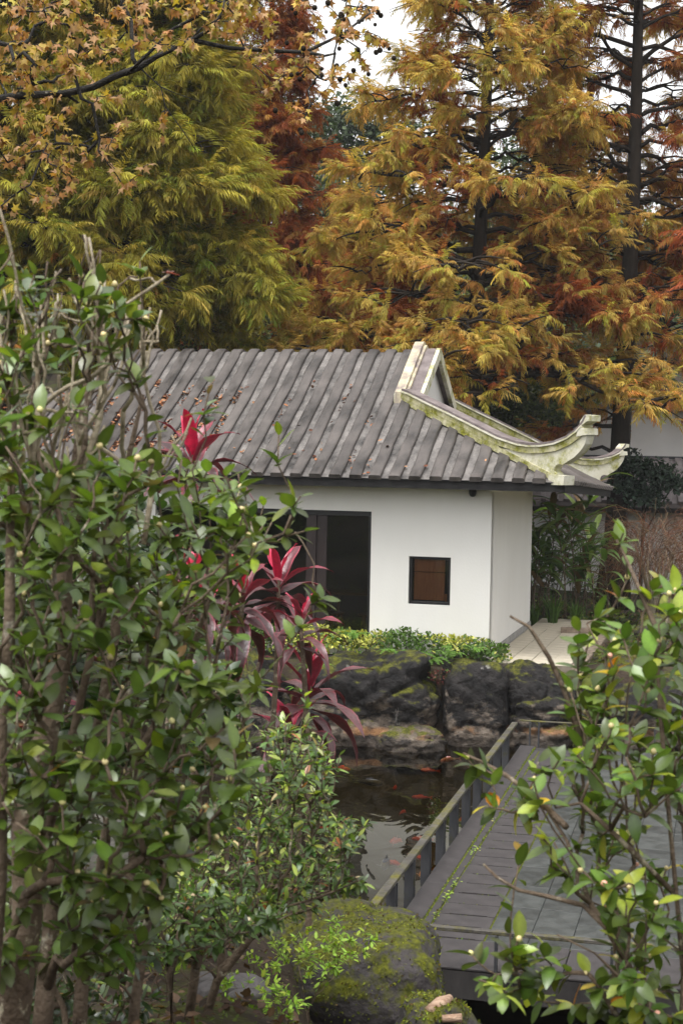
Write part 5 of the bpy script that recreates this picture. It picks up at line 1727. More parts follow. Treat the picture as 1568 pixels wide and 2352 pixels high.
def cbase(vx, Y, dz=0):
    p = at(vx, 1300, Y); p[2] = float(ground_z(p[0], p[1])) + dz; return p
YG = [(GREEN * 1.05, 1.0, -1, .2), (OLIVE * .95, 1.7, -1, .9), (GOLD, .35, -1, .9), (ORANGE, .16, .1, -.3), (RUST, .07, .0, -.9)]
NS.append(cypress('olive green bald cypress with long drooping foliage at the upper left', cbase(318, 33), 17, 6.0, 2.7, 1, YG, 100, 1.5, trunk_r=.26, top_r=1.2, spray=(.32, .62), droop=.32, taper=1.3, zmax=14.5, sec=11, gap=-.22, spr=9))
NS.append(cypress('yellow green bald cypress cut by the left edge of the photo', cbase(20, 32), 17, 5.4, 3.0, 2, YG, 88, 1.4, trunk_r=.25, top_r=1.3, spray=(.32, .62), droop=.3, taper=1.3, zmax=14.5, sec=10, gap=-.25))
NS.append(cypress('rust brown bald cypress standing between the green one and the golden one', cbase(600, 40), 16.5, 3.8, 2.9, 3, [(RUST, 1.6, -1, .1), (ORANGE, .9, -1, .6), (OLIVE, .4, .1, .7), (GREEN, .5, .95, .7)], 95, 1.4, trunk_r=.24, top_r=.25, spray=(.30, .52), taper=.75, zmax=16.3, sec=10, spr=9))
NS.append(cypress('large golden brown bald cypress with dark trunk behind the roof ridge', cbase(1078, 35), 18, 4.7, 4.5, 4, [(GOLD, 1.7, -1, .9), (OLIVE, 1.15, -1, .8), (ORANGE, 1.25, -1, .3), (RUST, .7, .1, -.8), (GREEN, .12, .8, .2)], 118, 1.3, trunk_r=.21, top_r=.55, spray=(.25, .46), taper=.80, zmax=16, sec=10, droop=.3, gap=-.05, spr=13, thin=.42, front=.22))
NS.append(cypress('tall open bald cypress with thick dark trunk before the white house', cbase(1408, 36.5), 19, 6.8, 3.1, 5, [(ORANGE, .9, -1, .4), (GOLD, 1.0, .3, .9), (OLIVE, .9, .7, .8), (RUST, .4, .5, -.3)], 112, 1.2, lean=(.12, 0), trunk_r=.25, top_r=1.9, spray=(.27, .48), taper=1.2, zmax=17, sec=10, spr=11, open_=.08, gap=-.06, thin=.45, n_low=8, front=.85))
NS.append(cypress('orange red bald cypress leaning in from beyond the right edge', cbase(1800, 34.5), 10.8, 6.0, 3.9, 6, [(RED, 1.2, -1, .8), (RUST, .4, -1, -.3), (ORANGE, .8, -1, .5)], 34, .9, trunk_r=.2, top_r=.6, spray=(.34, .62), open_=.1, gap=-.05, droop=.12))
NS.append(cypress('brown gold bald cypress behind and between the golden and the rust ones', cbase(850, 42), 9.6, 2.6, 3.4, 7, [(GOLD, 1., -1, .8), (ORANGE, 1.1, -1, .3), (RUST, .8, -1, -.5)], 70, 1.3, trunk_r=.2, top_r=.5, taper=.9, sec=8, spray=(.4, .66)))

# ------------------------------------------------------------------ broadleaf trees and shrubs behind
RH = leaf_tmpl(.34, .2, .15, st=(.35, .7))
def broadleaf(name, label, base, H, lobes, n, leaf, cols, seed, group=None, cat='tree', trunk_r=.14, cols_k=None):
    """lobes: (x, y, z, r) offsets from the base; leaves in the outer shell of every lobe."""
    rng = np.random.default_rng(seed)
    base = np.asarray(base, float)
    t = empty(name, base, 0, label, cat, group)
    mb = MB()
    top = np.mean([l[:3] for l in lobes], axis=0)
    mb.tube(bez(np.zeros(3), np.array([0, 0, top[2] * .3]), top * [.5, .5, .6], top, 6), np.linspace(trunk_r, trunk_r * .35, 6), 7)
    for l in lobes:
        c = np.array(l[:3]); s_ = top * rng.uniform(.35, .8)
        mb.tube(bez(s_, s_ + [0, 0, .2], c * [.8, .8, .9], c, 5), np.linspace(trunk_r * .4, .015, 5), 5, cap=False)
        for q in range(7):
            e = c + rng.normal(0, 1, 3) * l[3] * .5
            mb.tube(bez(c, c, e, e, 4), np.linspace(.016, .005, 4), 3, cap=False)
    mb.build('trunk', M['darkbark'], t, True)
    wts = np.array([l[3] ** 2 for l in lobes]); wts = wts / wts.sum()
    li = rng.choice(len(lobes), n, p=wts)
    L = np.array(lobes)[li]
    d = rng.normal(0, 1, (n, 3)); d /= np.linalg.norm(d, axis=1)[:, None]
    d[:, 2] = np.where(d[:, 2] < -.3, -d[:, 2] * .6, d[:, 2])
    nz_ = np.array([noise.fractal(Vector(dd * 2.3) + Vector((seed + q, 0, 0)), 1, 2, 4) for dd, q in zip(d, li)])
    rad = L[:, 3] * (.86 + .30 * nz_ - rng.exponential(.10, n))
    # clumps: leaves gather in tufts
    T = L[:, :3] + d * rad[:, None]
    X = unit_rows(d * .6 + rng.normal(0, .7, (n, 3)) + [0, 0, -.15])
    R_ = frames(X, d * .6 + [0, 0, .8] + rng.normal(0, .5, (n, 3)))
    c = np.array(cols)[rng.integers(0, len(cols), n)] * np.exp(rng.normal(0, .25, (n, 1)))
    o = cloud_obj('crown', M['farleaf'], t, cloud([RH[:2]], R_, T, rng.uniform(leaf * .7, leaf * 1.3, n), c, shade=[RH[2]]))
    return t
def unit_rows(a): return a / (np.linalg.norm(a, axis=1)[:, None] + 1e-9)
def lobes_v(items, base, Y):
    """(vx, vy, r[, dY]) picture points to lobe offsets."""
    out = []
    for it in items:
        p = at(it[0], it[1], Y + (it[3] if len(it) > 3 else 0)) - base
        out.append((*p, it[2]))
    return out
DG = [(.030, .050, .014), (.040, .065, .018), (.024, .040, .014), (.055, .075, .022)]
DG2 = [(.035, .055, .022), (.05, .07, .03), (.03, .045, .022)]
VG = [(.06, .085, .02), (.16, .17, .05), (.28, .26, .10), (.05, .07, .02)]
LG = [(.07, .095, .022), (.10, .12, .03), (.05, .07, .02), (.13, .13, .035)]
bg_trees = [
    ('broadleaf_tree', 'variegated small leaved bush tree showing over the left of the roof ridge', 470, 37, [(400, 745, 1.0), (500, 735, 1.1), (585, 755, 1.0), (440, 800, .9), (545, 800, .9), (350, 780, .9)], 5200, .11, VG),
    ('broadleaf_tree', 'dark rounded bush tree behind the variegated one, above the roof', 560, 41, [(520, 690, 1.2), (600, 680, 1.0), (640, 730, 1.0), (450, 700, 1.0)], 3800, .12, DG),
    ('broadleaf_tree', 'dark evergreen seen through the gap between rust and golden cypress', 740, 52, [(740, 500, 1.9), (790, 470, 1.5), (700, 560, 1.7), (820, 560, 1.6), (760, 620, 1.9)], 5200, .15, DG2),
    ('broadleaf_tree', 'tall dark evergreen whose top meets the white sky at the middle', 800, 62, [(790, 320, 2.0), (850, 300, 1.9), (900, 340, 2.2), (740, 390, 2.2), (830, 430, 2.6), (930, 420, 2.4), (760, 300, 1.3)], 7500, .19, DG2),
    ('broadleaf_tree', 'green tree behind the golden cypress at its right', 1270, 60, [(1240, 360, 1.7), (1290, 390, 1.9), (1200, 420, 2.0), (1330, 460, 1.9), (1260, 520, 2.6), (1180, 540, 2.2)], 6500, .18, DG2),
    ('broadleaf_tree', 'pale yellow green tree low behind the golden cypress trunk', 1180, 47, [(1150, 620, 1.5), (1230, 600, 1.6), (1290, 650, 1.6), (1120, 720, 1.6), (1220, 720, 1.9), (1310, 740, 1.6)], 7000, .13, LG),
    ('broadleaf_tree', 'green tree filling the back between the thick trunk and the right edge', 1500, 52, [(1470, 580, 1.9), (1540, 620, 1.9), (1600, 560, 2.0), (1500, 700, 2.0), (1580, 720, 2.0), (1410, 680, 1.6)], 7000, .15, DG + LG[:1]),
    ('broadleaf_tree', 'dark green bush tree under the gable, behind the front wing', 1130, 39, [(1080, 905, .95), (1140, 930, .9), (1190, 900, .9), (1050, 950, .8), (1120, 990, .9), (1210, 970, .9)], 5600, .10, DG + LG[:1]),
    ('broadleaf_tree', 'light green bush tree behind the upswept wing tip', 1290, 42, [(1240, 880, 1.0), (1300, 900, 1.0), (1270, 960, 1.0), (1340, 950, .9), (1230, 960, .9)], 4600, .11, LG),
    ('broadleaf_tree', 'evergreen tree deep behind the olive cypress at the left', 200, 48, [(120, 620, 2.0), (230, 640, 2.0), (320, 600, 2.0), (180, 740, 2.2), (300, 740, 2.0), (60, 720, 2.0)], 7500, .15, DG),
    ('broadleaf_tree', 'evergreen tree far behind the left edge cypress', 30, 58, [(-60, 400, 3.0), (80, 380, 3.0), (200, 420, 3.0), (330, 440, 2.8), (20, 540, 3.0), (430, 480, 2.4)], 8500, .2, DG2),
    ('broadleaf_tree', 'tall evergreen tree behind the rust cypress', 560, 60, [(500, 330, 2.6), (580, 300, 2.4), (640, 350, 2.6), (540, 430, 3.0), (640, 480, 2.8)], 7500, .2, DG2),
]
for i, (nm, lab, vx, Y, lb, n, lf, cc) in enumerate(bg_trees):
    b = cbase(vx, Y, -.1)
    broadleaf(nm, lab, b, 0, lobes_v([(*q, RNG.uniform(-.8, .8)) for q in lb], b, Y), n, lf, cc, 200 + i, 'evergreen trees behind the cypresses')

# evergreens on the left bank, out of view but mirrored in the glass door
for q, (x_, y_, h_, lab) in enumerate([(-10.5, 9.5, 3.6, 'dense evergreen on the left bank mirrored in the glass door'), (-12.5, 13.0, 4.4, 'tall evergreen on the left bank beyond the mirrored one'), (-9.3, 14.5, 2.6, 'low evergreen at the left end of the pond')]):
    b = np.array([x_, y_, float(ground_z(x_, y_))])
    broadleaf('broadleaf_tree', lab, b, 0, [(dx, dy, h_ * hz__, h_ * .36) for dx, dy, hz__ in ((0, 0, .75), (.9, .3, .45), (-.9, -.2, .45), (.4, -.8, .35), (-.3, .9, .5), (.1, -.3, .25))], 4200, .13, DG + LG[:2], 270 + q, 'evergreens on the left bank')

# wooded hill beyond: one mass of far foliage
hr_ = np.random.default_rng(300)
n = 26000
X_ = hr_.uniform(-75, 75, n); Y_ = hr_.uniform(62, 118, n)
Zb = ground_z(X_, Y_)
cell = np.array([noise.noise(Vector((x * .22, y * .22, 0))) for x, y in zip(X_, Y_)])
Z_ = Zb + np.clip(2.2 + cell * 3.5, .1, 7) * hr_.uniform(.55, 1.0, n)
T = np.c_[X_, Y_, Z_]
R_ = frames(unit_rows(hr_.normal(0, 1, (n, 3)) + [0, 0, -.2]), hr_.normal(0, .5, (n, 3)) + [0, -.5, .8])
cols = np.array([(.03, .045, .018), (.045, .06, .022), (.06, .065, .025), (.085, .06, .022)])[hr_.integers(0, 4, n)] * np.exp(hr_.normal(0, .2, (n, 1)))
o = cloud_obj('far_woods', M['farleaf'], None, cloud([RH[:2]], R_, T, hr_.uniform(.5, 1.0, n), cols, shade=[RH[2]]))
tag(o, 'dark wooded hillside rising far behind the garden trees', 'woods', kind='stuff')

# undergrowth between the trees and the buildings
n = 24000
X_ = hr_.uniform(-14, 16, n); Y_ = hr_.uniform(33.5, 58, n)
cell = np.array([noise.noise(Vector((x * .7, y * .7, 4))) for x, y in zip(X_, Y_)])
Z_ = ground_z(X_, Y_) + np.clip(.5 + cell * 1.5, .05, 2) * hr_.uniform(.1, 1.0, n)
T = np.c_[X_, Y_, Z_]
keep = ~((X_ > 3.2) & (X_ < 13) & (Y_ < 46) & (Y_ > 35.5))
T = T[keep]; n = len(T)
R_ = frames(unit_rows(hr_.normal(0, 1, (n, 3))), hr_.normal(0, .5, (n, 3)) + [0, -.3, .8])
cols = np.array(DG + LG)[hr_.integers(0, 8, n)] * np.exp(hr_.normal(0, .25, (n, 1)))
o = cloud_obj('undergrowth', M['farleaf'], None, cloud([RH[:2]], R_, T, hr_.uniform(.10, .2, n), cols, shade=[RH[2]]))
tag(o, 'green undergrowth covering the ground between the trunks', 'undergrowth', kind='stuff')

# pampas grass at the left
gp = np.random.default_rng(310)
V, F, C, nb = [], [], [], 0
gm = MB()
for i in range(900):
    b = at(gp.uniform(-40, 260), 1000, gp.uniform(36, 41)); b[2] = float(ground_z(b[0], b[1]))
    L = gp.uniform(1.0, 1.9); az = gp.uniform(0, 6.28); ln = gp.uniform(.1, .5)
    d = np.array([math.cos(az), math.sin(az), 0])
    plume = gp.random() < .35
    P_ = [b, b + d * L * ln * .35 + [0, 0, L * .6], b + d * L * ln + [0, 0, L * (.95 - ln * .4)]]
    w_ = .016 if not plume else .01
    sd = np.array([-d[1], d[0], 0]) * w_
    col = np.array((.10, .15, .03)) * gp.uniform(.6, 1.4)
    gm.add([P_[0] - sd, P_[0] + sd, P_[1] + sd, P_[1] - sd, P_[2]], [(0, 1, 2, 3), (3, 2, 4)], col)
    if plume:
        e = P_[2]; cc = np.array((.42, .33, .22)) * gp.uniform(.7, 1.2)
        dd = d * .18 + np.array([0, 0, .08])
        for q in range(5):
            s_ = gp.normal(0, .03, 3)
            gm.add([e + s_, e + dd * .5 + s_ + [0, .02, .03], e + dd + s_ * 2, e + dd * .5 + s_ - [0, .0, .03]], [(0, 1, 2, 3)], cc)
o = gm.build('pampas_grass', M['softleaf']); tag(o, 'pampas grass with tan plumes on the slope at the far left', 'pampas grass', kind='stuff')

# ------------------------------------------------------------------ plants round the pavilion
hd_ = np.random.default_rng(320)
hedge = empty('hedge', PW(-1.6, -.42, 0), -PA, 'low clipped hedge with yellow variegated leaves in front of the white wall', 'hedge')
n = 5200
a = hd_.uniform(-3.2, 1.95, n) ; 
d = hd_.normal(0, 1, (n, 3)); d[:, 2] = np.abs(d[:, 2]); d = unit_rows(d)
hgt = .40 + .07 * np.array([noise.noise(Vector((q * 1.5, 0, 0))) for q in a]) - .14 * np.clip((a - 1.2) / .8, 0, 1)
k_ = 1 - .22 * hd_.random(n) ** 2 + .10 * np.array([noise.noise(Vector((q * 4, v[1] * 2, v[2] * 2))) for q, v in zip(a, d)])
T = np.c_[a, d[:, 1] * .40 * k_, np.maximum(.02, hgt * (np.abs(d[:, 2]) ** .6) * k_)]
R_ = frames(unit_rows(d * .7 + hd_.normal(0, .6, (n, 3))), d + [0, 0, .7] + hd_.normal(0, .3, (n, 3)))
yel = (np.array([noise.noise(Vector((q * 1.3, z * 3, 7))) for q, z in zip(a, T[:, 2])]) + hd_.normal(0, .22, n) + .25 * (T[:, 2] > .28) - .12 * (a > .2)) > .24
cols = np.where(yel[:, None], np.array((.36, .36, .085)), np.array((.065, .12, .022))) * np.exp(hd_.normal(0, .28, (n, 1)))
leaf_parts(hedge, np.zeros(3), M['softleaf'], [RH], R_, T, hd_.uniform(.05, .085, n), cols, np.zeros(n, int), np.argsort(T[:, 1] - T[:, 2]), 0)
mb = MB()
for q in range(40):
    x = hd_.uniform(-3.1, 1.8); mb.tube([(x, hd_.normal(0, .1), 0), (x + hd_.normal(0, .08), hd_.normal(0, .15), .2), (x + hd_.normal(0, .15), hd_.normal(0, .2), .36)], [.008, .006, .003], 4)
o = mb.build('stems', M['bark'], hedge); tag(o, kind='stuff')

def fern(label, p, n, L, seed, group='ferns among the pond rocks'):
    rng = np.random.default_rng(seed)
    f = empty('fern', p, 0, label, 'fern', group)
    for i in range(n):
        az = rng.uniform(0, 6.28) if i else -1.5; el = rng.uniform(.5, 1.25)
        l_ = L * rng.uniform(.7, 1.1)
        hd2 = np.array([math.cos(az), math.sin(az), 0]); sd = np.array([-hd2[1], hd2[0], 0])
        C_ = bez(np.zeros(3), (hd2 * math.cos(el) + [0, 0, math.sin(el)]) * l_ * .5, hd2 * l_ * .6 + [0, 0, l_ * .55], hd2 * l_ * .95 + [0, 0, l_ * .25], 12)
        m_ = MB(); col = np.array((.10, .19, .03)) * rng.uniform(.7, 1.4)
        m_.tube(C_, .0022, 3, col=col)
        for k in range(1, 12):
            w_ = .17 * l_ * math.sin(math.pi * min(1, k / 12 * .9 + .08))
            t_ = unit(C_[min(11, k + 1)] - C_[k - 1])
            for s in (-1, 1):
                a_ = C_[k]; e = a_ + sd * s * w_ + t_ * w_ * .3 - [0, 0, w_ * .15]
                m_.add([a_ - t_ * .012, a_ + t_ * .018, e + t_ * .006, e - t_ * .006], [(0, 1, 2, 3)], col)
        m_.build('frond', M['softleaf'], f)
    return f
for i, (vx, vy, Y, L, lab) in enumerate([(948, 1522, 24.0, .36, 'fern at the top of the cleft, under the hedge middle'), (985, 1530, 23.8, .34, 'fern hanging into the cleft between broad and narrow rock'),
                                         (1035, 1512, 24.0, .36, 'fern beside the flat mossy rock top'), (905, 1508, 24.2, .28, 'small fern on top of the broad black rock'), (720, 1545, 22.9, .3, 'fern on the rock behind the drooping ti plant'),
                                         (690, 1590, 22.9, .25, 'little fern low on the rock behind the ti plants'), (810, 1470, 24.3, .36, 'tufted grassy fern at the left end of the visible hedge'), (1090, 1500, 24.3, .26, 'fern under the right part of the hedge')]):
    fern(lab, at(vx, vy, Y), 9, L, 400 + i)

# fallen leaves and moss in the cleft
n = 160
T = np.array([at(hd_.uniform(985, 1045), hd_.uniform(1535, 1575), 23.6 + hd_.uniform(-.1, .3)) for _ in range(n)])
R_ = frames(unit_rows(hd_.normal(0, 1, (n, 3))), hd_.normal(0, .4, (n, 3)) + [0, -.4, .8])
cols = np.array([(.12, .03, .03), (.18, .07, .05), (.08, .03, .02), (.05, .08, .02)])[hd_.integers(0, 4, n)]
o = cloud_obj('fallen_leaves', M['litter'], None, cloud([RH[:2]], R_, T, hd_.uniform(.03, .06, n), cols, shade=[RH[2]])); tag(o, 'reddish fallen leaves gathered in the cleft between the rocks', 'fallen leaves', kind='stuff')

# tall ginger with long strap leaves beside the wall
def strap_leaf(L, w_, droop, col, rng):
    n = 8; V, C, F = [], [], []
    for i in range(n):
        x = i / (n - 1)
        hw = w_ * .5 * math.sin(math.pi * min(1, x ** .8 * .96 + .04)) ** .7
        a = droop * x * x; cx, cz = L * x * math.cos(a * .5), -L * x * math.sin(a * .5)
        for e in (hw, 0, -hw):
            V.append((cx, e, cz + abs(e) * .3)); C.append(col * (1.15 if e == 0 else 1))
    for i in range(n - 1):
        for k in range(2): F.append((i * 3 + k, i * 3 + k + 1, i * 3 + k + 4, i * 3 + k + 3))
    return mesh_np('leaf', V, [np.array(F)], np.array(C), True)
def ginger(label, base, n_st, H, seed, spread=.5, group='leafy clumps beside the pavilion'):
    rng = np.random.default_rng(seed)
    g_ = empty('ginger_plant', base, 0, label, 'plant', group)
    var = []
    for q in range(10):
        col = np.array([(.10, .18, .038), (.14, .23, .055), (.08, .15, .038), (.16, .22, .06), (.20, .13, .065)][q % 5]) * rng.uniform(.8, 1.2)
        me = strap_leaf(1, rng.uniform(.14, .19), rng.uniform(.2, 1.1), col, rng); me.materials.append(M['leaf']); var.append(me)
    for s in range(n_st):
        b = np.array([rng.normal(0, spread), rng.normal(0, spread * .6), 0]); h = H * rng.uniform(.6, 1.1)
        az = rng.uniform(0, 6.28); ln = rng.uniform(.1, .45)
        e = b + np.array([math.cos(az) * h * ln, math.sin(az) * h * ln, h])
        C_ = bez(b, b + [0, 0, h * .4], lerp(b, e, .7) + [0, 0, .1 * h], e, 8)
        m_ = MB(); m_.tube(C_, np.linspace(.014, .006, 8), 5); m_.build('stem', M['bark'], g_, True)
        for k in range(10):
            u = lerp(.3, 1, k / 9); i = min(6, int(u * 7)); p = lerp(C_[i], C_[i + 1], u * 7 - i)
            a2 = az + (math.pi / 2 if k % 2 else -math.pi / 2) + rng.normal(0, .6)
            el = rng.uniform(.1, .95)
            d = np.array([math.cos(a2) * math.cos(el), math.sin(a2) * math.cos(el), math.sin(el)])
            r = frames(d[None], np.array([[0, 0, 1.]]) + rng.normal(0, .2, (1, 3)))[0] * rng.uniform(.5, .85)
            o = bpy.data.objects.new('leaf', var[int(rng.integers(0, 10))])
            o.matrix_basis = Matrix([[*r[0], p[0]], [*r[1], p[1]], [*r[2], p[2]], [0, 0, 0, 1]])
            link(o, g_)
ginger('tall ginger clump with long strap leaves touching the side wall corner', cbase(1250, 31.5), 16, 2.6, 501, .35)
ginger('ginger clump with drooping torn leaves right of the tall clump', cbase(1325, 32.0), 11, 1.9, 502, .45)
def grass_tuft(label, p, n, L, seed, col, group=None):
    rng = np.random.default_rng(seed); m_ = MB()
    for i in range(n):
        az = rng.uniform(0, 6.28); ln = rng.uniform(.1, .6); l_ = L * rng.uniform(.6, 1.1)
        d = np.array([math.cos(az), math.sin(az), 0]); sd = np.array([-d[1], d[0], 0]) * .012
        b = d * rng.uniform(0, .08)
        P_ = [b, b + d * l_ * ln * .3 + [0, 0, l_ * .55], b + d * l_ * ln + [0, 0, l_ * (1 - ln * .45)]]
        m_.add([P_[0] - sd, P_[0] + sd, P_[1] + sd, P_[1] - sd, P_[2]], [(0, 1, 2, 3), (3, 2, 4)], np.array(col) * rng.uniform(.6, 1.5))
    o = m_.build('grass_clump', M['softleaf'], loc=p); return tag(o, label, 'grass clump', group, None)
for i, (vx, vy, Y, n, L, lab) in enumerate([(1268, 1445, 30.2, 70, .75, 'upright grass clump at the path end beside the wall'), (1320, 1440, 30.6, 55, .55, 'shorter grass clump right of the upright one'), (1225, 1440, 30.4, 40, .5, 'grass clump at the far foot of the side wall')]):
    p = at(vx, vy, Y); p[2] = float(ground_z(p[0], p[1]))
    grass_tuft(lab, p, n, L, 520 + i, (.07, .13, .025), 'grass clumps at the path end')
def bamboo(label, base, n_st, H, seed):
    rng = np.random.default_rng(seed)
    b_ = empty('young_bamboo', base, 0, label, 'bamboo', None)
    T, X = [], []; m_ = MB()
    for s in range(n_st):
        b = np.array([rng.normal(0, .45), rng.normal(0, .3), 0]); h = H * rng.uniform(.7, 1.1)
        e = b + [rng.normal(0, .15), rng.normal(0, .1), h]
        m_.tube([b, lerp(b, e, .5), e], [.008, .007, .004], 4)
        for k in range(16):
            p = lerp(b, e, rng.uniform(.2, 1)); az = rng.uniform(0, 6.28)
            for q in range(9):
                T.append(p + np.array([math.cos(az), math.sin(az), .1]) * .1 * rng.random()); X.append(unit([math.cos(az + rng.normal(0, .7)), math.sin(az + rng.normal(0, .7)), rng.uniform(-.5, .3)]))
    o = m_.build('canes', M['bark'], b_); tag(o, kind='stuff')
    T, X = np.array(T), np.array(X); N = len(T)
    nl = leaf_tmpl(.08, .3, .1, st=(.3, .7))
    o = cloud_obj('foliage', M['farleaf'], b_, cloud([nl[:2]], frames(X, np.tile([0, 0, 1.], (N, 1))), T, rng.uniform(.10, .2, N), vary((.035, .06, .018), N, rng), shade=[nl[2]]))
    tag(o, kind='stuff')
bamboo('young dark bamboo before the shaded lower wall of the white house', cbase(1362, 34.2), 9, 1.9, 531)

# weeping shrub with bare red-brown twigs
def weeping(label, base, H, rad, n, seed):
    rng = np.random.default_rng(seed)
    s = empty('weeping_shrub', base, 0, label, 'shrub')
    m_ = MB()
    for i in range(14):
        az = i * 2.4; e = np.array([math.cos(az) * rad * .35, math.sin(az) * rad * .35, H * rng.uniform(.6, .85)])
        m_.tube(bez(np.zeros(3), [0, 0, H * .3], e * [.8, .8, .8], e, 6), np.linspace(.03, .012, 6), 5)
    m_.build('stems', M['twig'], s, True)
    m_ = MB()
    for i in range(n):
        az = rng.uniform(0, 6.28); r0 = rad * rng.uniform(.05, .6)
        b = np.array([math.cos(az) * r0, math.sin(az) * r0, H * rng.uniform(.45, .95)])
        a2 = az + rng.normal(0, .7); L = rad * rng.uniform(.4, .9)
        d = np.array([math.cos(a2), math.sin(a2), 0])
        e = b + d * L + [0, 0, -L * rng.uniform(-.5, 1.3)]
        C_ = bez(b, b + d * L * .3 + [0, 0, L * .35], e - d * L * .15 + [0, 0, L * .4], e, 6)
        C_[1:] += rng.normal(0, .045, (5, 3))
        col = np.array([(.20, .075, .035), (.15, .075, .045), (.24, .16, .09), (.11, .06, .03)][int(rng.integers(0, 4))]) * rng.uniform(.7, 1.2)
        m_.tube(C_, [.0045, .004, .0035, .003, .003, .002], 3, col=col, cap=False)
    o = m_.build('twigs', M['litter'], s); tag(o, kind='stuff')
weeping('weeping shrub of bare reddish twigs in front of the white house at right', cbase(1500, 33), 2.3, 1.25, 620, 541)
weeping('bare reddish twig shrub cut by the right edge beside the weeping one', cbase(1610, 33.8), 2.1, 1.2, 320, 542)
# dark blue-green feathery tree below the house gable
broadleaf('cycad_bush', 'dark blue green feathery bush in front of the ribbed lean-to roof', cbase(1470, 36.2), 0, lobes_v([(1450, 1080, .5), (1500, 1100, .5), (1430, 1130, .5), (1480, 1150, .5), (1540, 1120, .5)], cbase(1470, 36.2), 36.2), 3200, .10, [(.03, .05, .035), (.04, .065, .045), (.025, .04, .03)], 551, None, 'bush', .06)
# ground cover in the bed right of the path and along the far bank
n = 9000
X_ = hd_.uniform(3.2, 9.5, n); Y_ = hd_.uniform(25.2, 35, n)
Lc = np.array([(x - PC[0]) * E1[0] + (y - PC[1]) * E1[1] for x, y in zip(X_, Y_)])
tcd = np.array([(x - PC[0]) * E2[0] + (y - PC[1]) * E2[1] for x, y in zip(X_, Y_)])
keep = (Lc > 1.6) | (tcd > 6.3)
X_, Y_ = X_[keep], Y_[keep]; n = len(X_)
cell = np.array([noise.noise(Vector((x * .9, y * .9, 2))) for x, y in zip(X_, Y_)])
Z_ = ground_z(X_, Y_) + np.clip(.12 + cell * .3, .01, .5) * hd_.random(n)
R_ = frames(unit_rows(hd_.normal(0, 1, (n, 3)) * [1, 1, .8] + [0, 0, .3]), hd_.normal(0, .4, (n, 3)) + [0, -.3, .8])
cols = np.array([(.06, .10, .02), (.09, .14, .025), (.12, .15, .03), (.10, .07, .03), (.04, .07, .018)])[hd_.integers(0, 5, n)] * np.exp(hd_.normal(0, .25, (n, 1)))
o = cloud_obj('ground_cover', M['softleaf'], None, cloud([RH[:2]], R_, np.c_[X_, Y_, Z_], hd_.uniform(.06, .14, n), cols, shade=[RH[2]])); tag(o, 'low green ground cover in the bed right of the path', 'ground cover', kind='stuff')
# moss, leaf litter and weeds on the near bank
n = 5200
X_ = hd_.uniform(-2.2, 1.0, n); Y_ = hd_.uniform(4.2, 11.2, n)
cell = np.array([noise.noise(Vector((x * 1.6, y * 1.6, 2))) for x, y in zip(X_, Y_)]) + hd_.normal(0, .15, n)
Z_ = ground_z(X_, Y_) + hd_.uniform(.002, .02, n)
R_ = frames(unit_rows(hd_.normal(0, 1, (n, 3)) * [1, 1, .5]), hd_.normal(0, .4, (n, 3)) + [0, 0, 1])
mossy = cell > -.02
cols = np.where(mossy[:, None], np.array((.075, .105, .014)), np.array([(.06, .03, .02), (.05, .03, .02), (.13, .08, .055)])[hd_.integers(0, 3, n)]) * np.exp(hd_.normal(0, .3, (n, 1)))
o = cloud_obj('bank_litter', M['softleaf'], None, cloud([RH[:2]], R_, np.c_[X_, Y_, Z_], np.where(mossy, hd_.uniform(.012, .03, n), hd_.uniform(.03, .075, n)), cols, shade=[RH[2]])); tag(o, 'moss tufts and dead leaves covering the near bank', 'moss and litter', kind='stuff')

# ------------------------------------------------------------------ sweet gum branch reaching in from the left
def star_tmpl(curl=.2, seed=0):
    rng = np.random.default_rng(seed)
    V = [(0, 0, 0), (.34, 0, .02)]
    ang = [(-130, .42), (-98, .20), (-62, .60), (-32, .27), (0, .70), (32, .27), (62, .60), (98, .20), (130, .42)]
    for a, r in ang:
        a = math.radians(a); r *= rng.uniform(.92, 1.08)
        V.append((.34 + r * math.cos(a), r * math.sin(a), -curl * (r * r) * 1.2 + rng.normal(0, .015)))
    F = [(1, i, i + 1) for i in range(2, 10)]
    F += [(0, 2, 1), (0, 1, 10)]
    sh = np.array([1.0, 1.12] + [.95] * 9)
    return np.array(V), F, sh
STAR = [star_tmpl(.15, 1), star_tmpl(.5, 2), star_tmpl(-.15, 3)]
cr = np.random.default_rng(600)
org = np.array([-5.2, 12.3, 0.0]); org[2] = float(ground_z(org[0], org[1])) if ground_z(org[0], org[1]) > -1 else -1.0
gum = empty('sweet_gum_tree', org, 0, 'sweet gum tree with star shaped yellow orange leaves, branch arching in at top left', 'tree')
mb = MB(); mb.tube(np.array([org, org + [.1, 0, 2.5], org + [.3, -.05, 4.8], org + [.2, 0, 7.0], org + [.5, .1, 9.5]]) - org, [.26, .2, .17, .13, .06], 10); mb.build('trunk', M['ambark'], gum, True)
pl = Plant(cr)
pl.stem([org + [.3, -.05, 5.2], *stem_v([(-260, 300, 12.2), (-120, 245, 12.1), (0, 227, 12.0), (40, 220, 12), (150, 215, 12), (215, 200, 12), (265, 175, 12), (320, 155, 12), (360, 130, 12), (440, 92, 12), (480, 70, 12), (520, 20, 12), (550, -40, 12)])])
pl.stem(stem_v([(290, 172, 12), (350, 115, 11.9), (400, 65, 11.8), (460, 35, 11.8), (495, 0, 11.8), (530, -50, 11.8)]), 8)
pl.stem(stem_v([(305, 135, 12), (302, 50, 12.1), (280, 0, 12.2), (270, -60, 12.2)]), 8)
pl.stem(stem_v([(370, 200, 12), (380, 245, 12), (420, 300, 12), (450, 345, 12)]), 8)
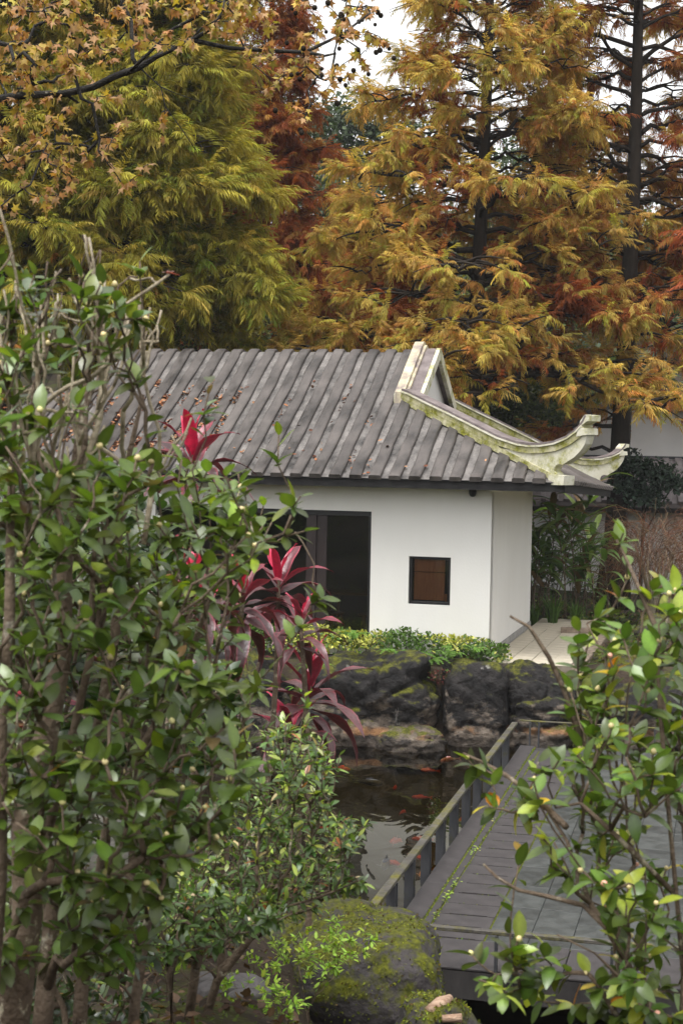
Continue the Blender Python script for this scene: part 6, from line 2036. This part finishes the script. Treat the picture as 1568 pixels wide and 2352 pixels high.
pl.stem(stem_v([(525, 110, 12.1), (590, 115, 12.2), (700, 120, 12.3), (784, 80, 12.4), (850, 30, 12.5)]), 10)
pl.stem(stem_v([(405, 215, 12), (465, 235, 12)]), len(pl.P) - 9)
pl.stem([org + [.22, 0, 6.6], *stem_v([(-200, 80, 11.6), (-60, 90, 11.5), (60, 110, 11.5), (80, 60, 11.5)])])
pl.stem([org + [.4, 0, 8.2], *stem_v([(-100, -80, 11.4), (120, -60, 11.4), (330, -70, 11.5)])])
n0 = len(pl.P)
tg = []
add_t([(-60, -60), (620, -60), (560, 70), (420, 110), (300, 130), (200, 195), (-60, 220)], 190, 11.0, 12.8)
add_t([(520, -40), (900, -40), (900, 80), (800, 200), (700, 290), (600, 200), (520, 110)], 75, 11.5, 13.0)
add_t([(-60, 220), (230, 210), (360, 190), (400, 330), (300, 470), (200, 400), (90, 520), (-60, 520)], 80, 11.2, 12.6)
for p in tg: pl.to(p, up=-.25, wob=.07, npt=6, down_cost=.1)
pl.radii(.0034, .42)
pl.R = np.minimum(pl.R, .034)
mb = MB(); pl.tubes(mb, 5, origin=org); mb.build('branches', M['ambark'], gum, True)
T, X, U, top = whorl(pl, cr, (3, 6), 3, (40, 110))
X = unit_rows(X + [0, 0, -.75]); U = unit_rows(np.c_[cr.normal(0, .6, (len(T), 1)), cr.normal(-.7, .5, (len(T), 1)), cr.normal(.5, .5, (len(T), 1))])
N = len(T)
cc = np.array([(.38, .25, .05), (.44, .31, .06), (.30, .25, .045), (.38, .18, .06), (.20, .21, .035), (.13, .15, .025), (.42, .25, .12)])
gre = np.clip((5.4 - T[:, 2]) / 1.6, 0, 1)
ci = np.where(cr.random(N) < .65 * gre, cr.integers(4, 6, N), cr.choice([0, 1, 3, 3, 6, 6, 2], N))
cols = cc[ci] * np.exp(cr.normal(0, .2, (N, 1)))
leaf_parts(gum, org, M['softleaf'], STAR, frames(X, U), T, cr.uniform(.055, .088, N), cols, cr.integers(0, 3, N), np.argsort(T[:, 1]), 300)
fm = MB(); V0, F0 = ico(2)
fv = V0 * (1 + .18 * cr.random((len(V0), 1)))
fme = mesh_np('seed_ball', fv * .017, [F0]); fme.materials.append(M['fruit'])
ft = [t for t in pl.tips if proj_ok(pl.P[t])] if False else [t for t in pl.tips if pl.P[t][0] > -.45]
for t in ft[:60]:
    for q in range(int(cr.integers(1, 3))):
        o = bpy.data.objects.new('seed_ball', fme)
        o.location = np.array(pl.P[t]) - org + cr.normal(0, .05, 3) - [0, 0, .05]
        s_ = cr.uniform(.8, 1.15); o.scale = (s_, s_, s_)
        link(o, gum)
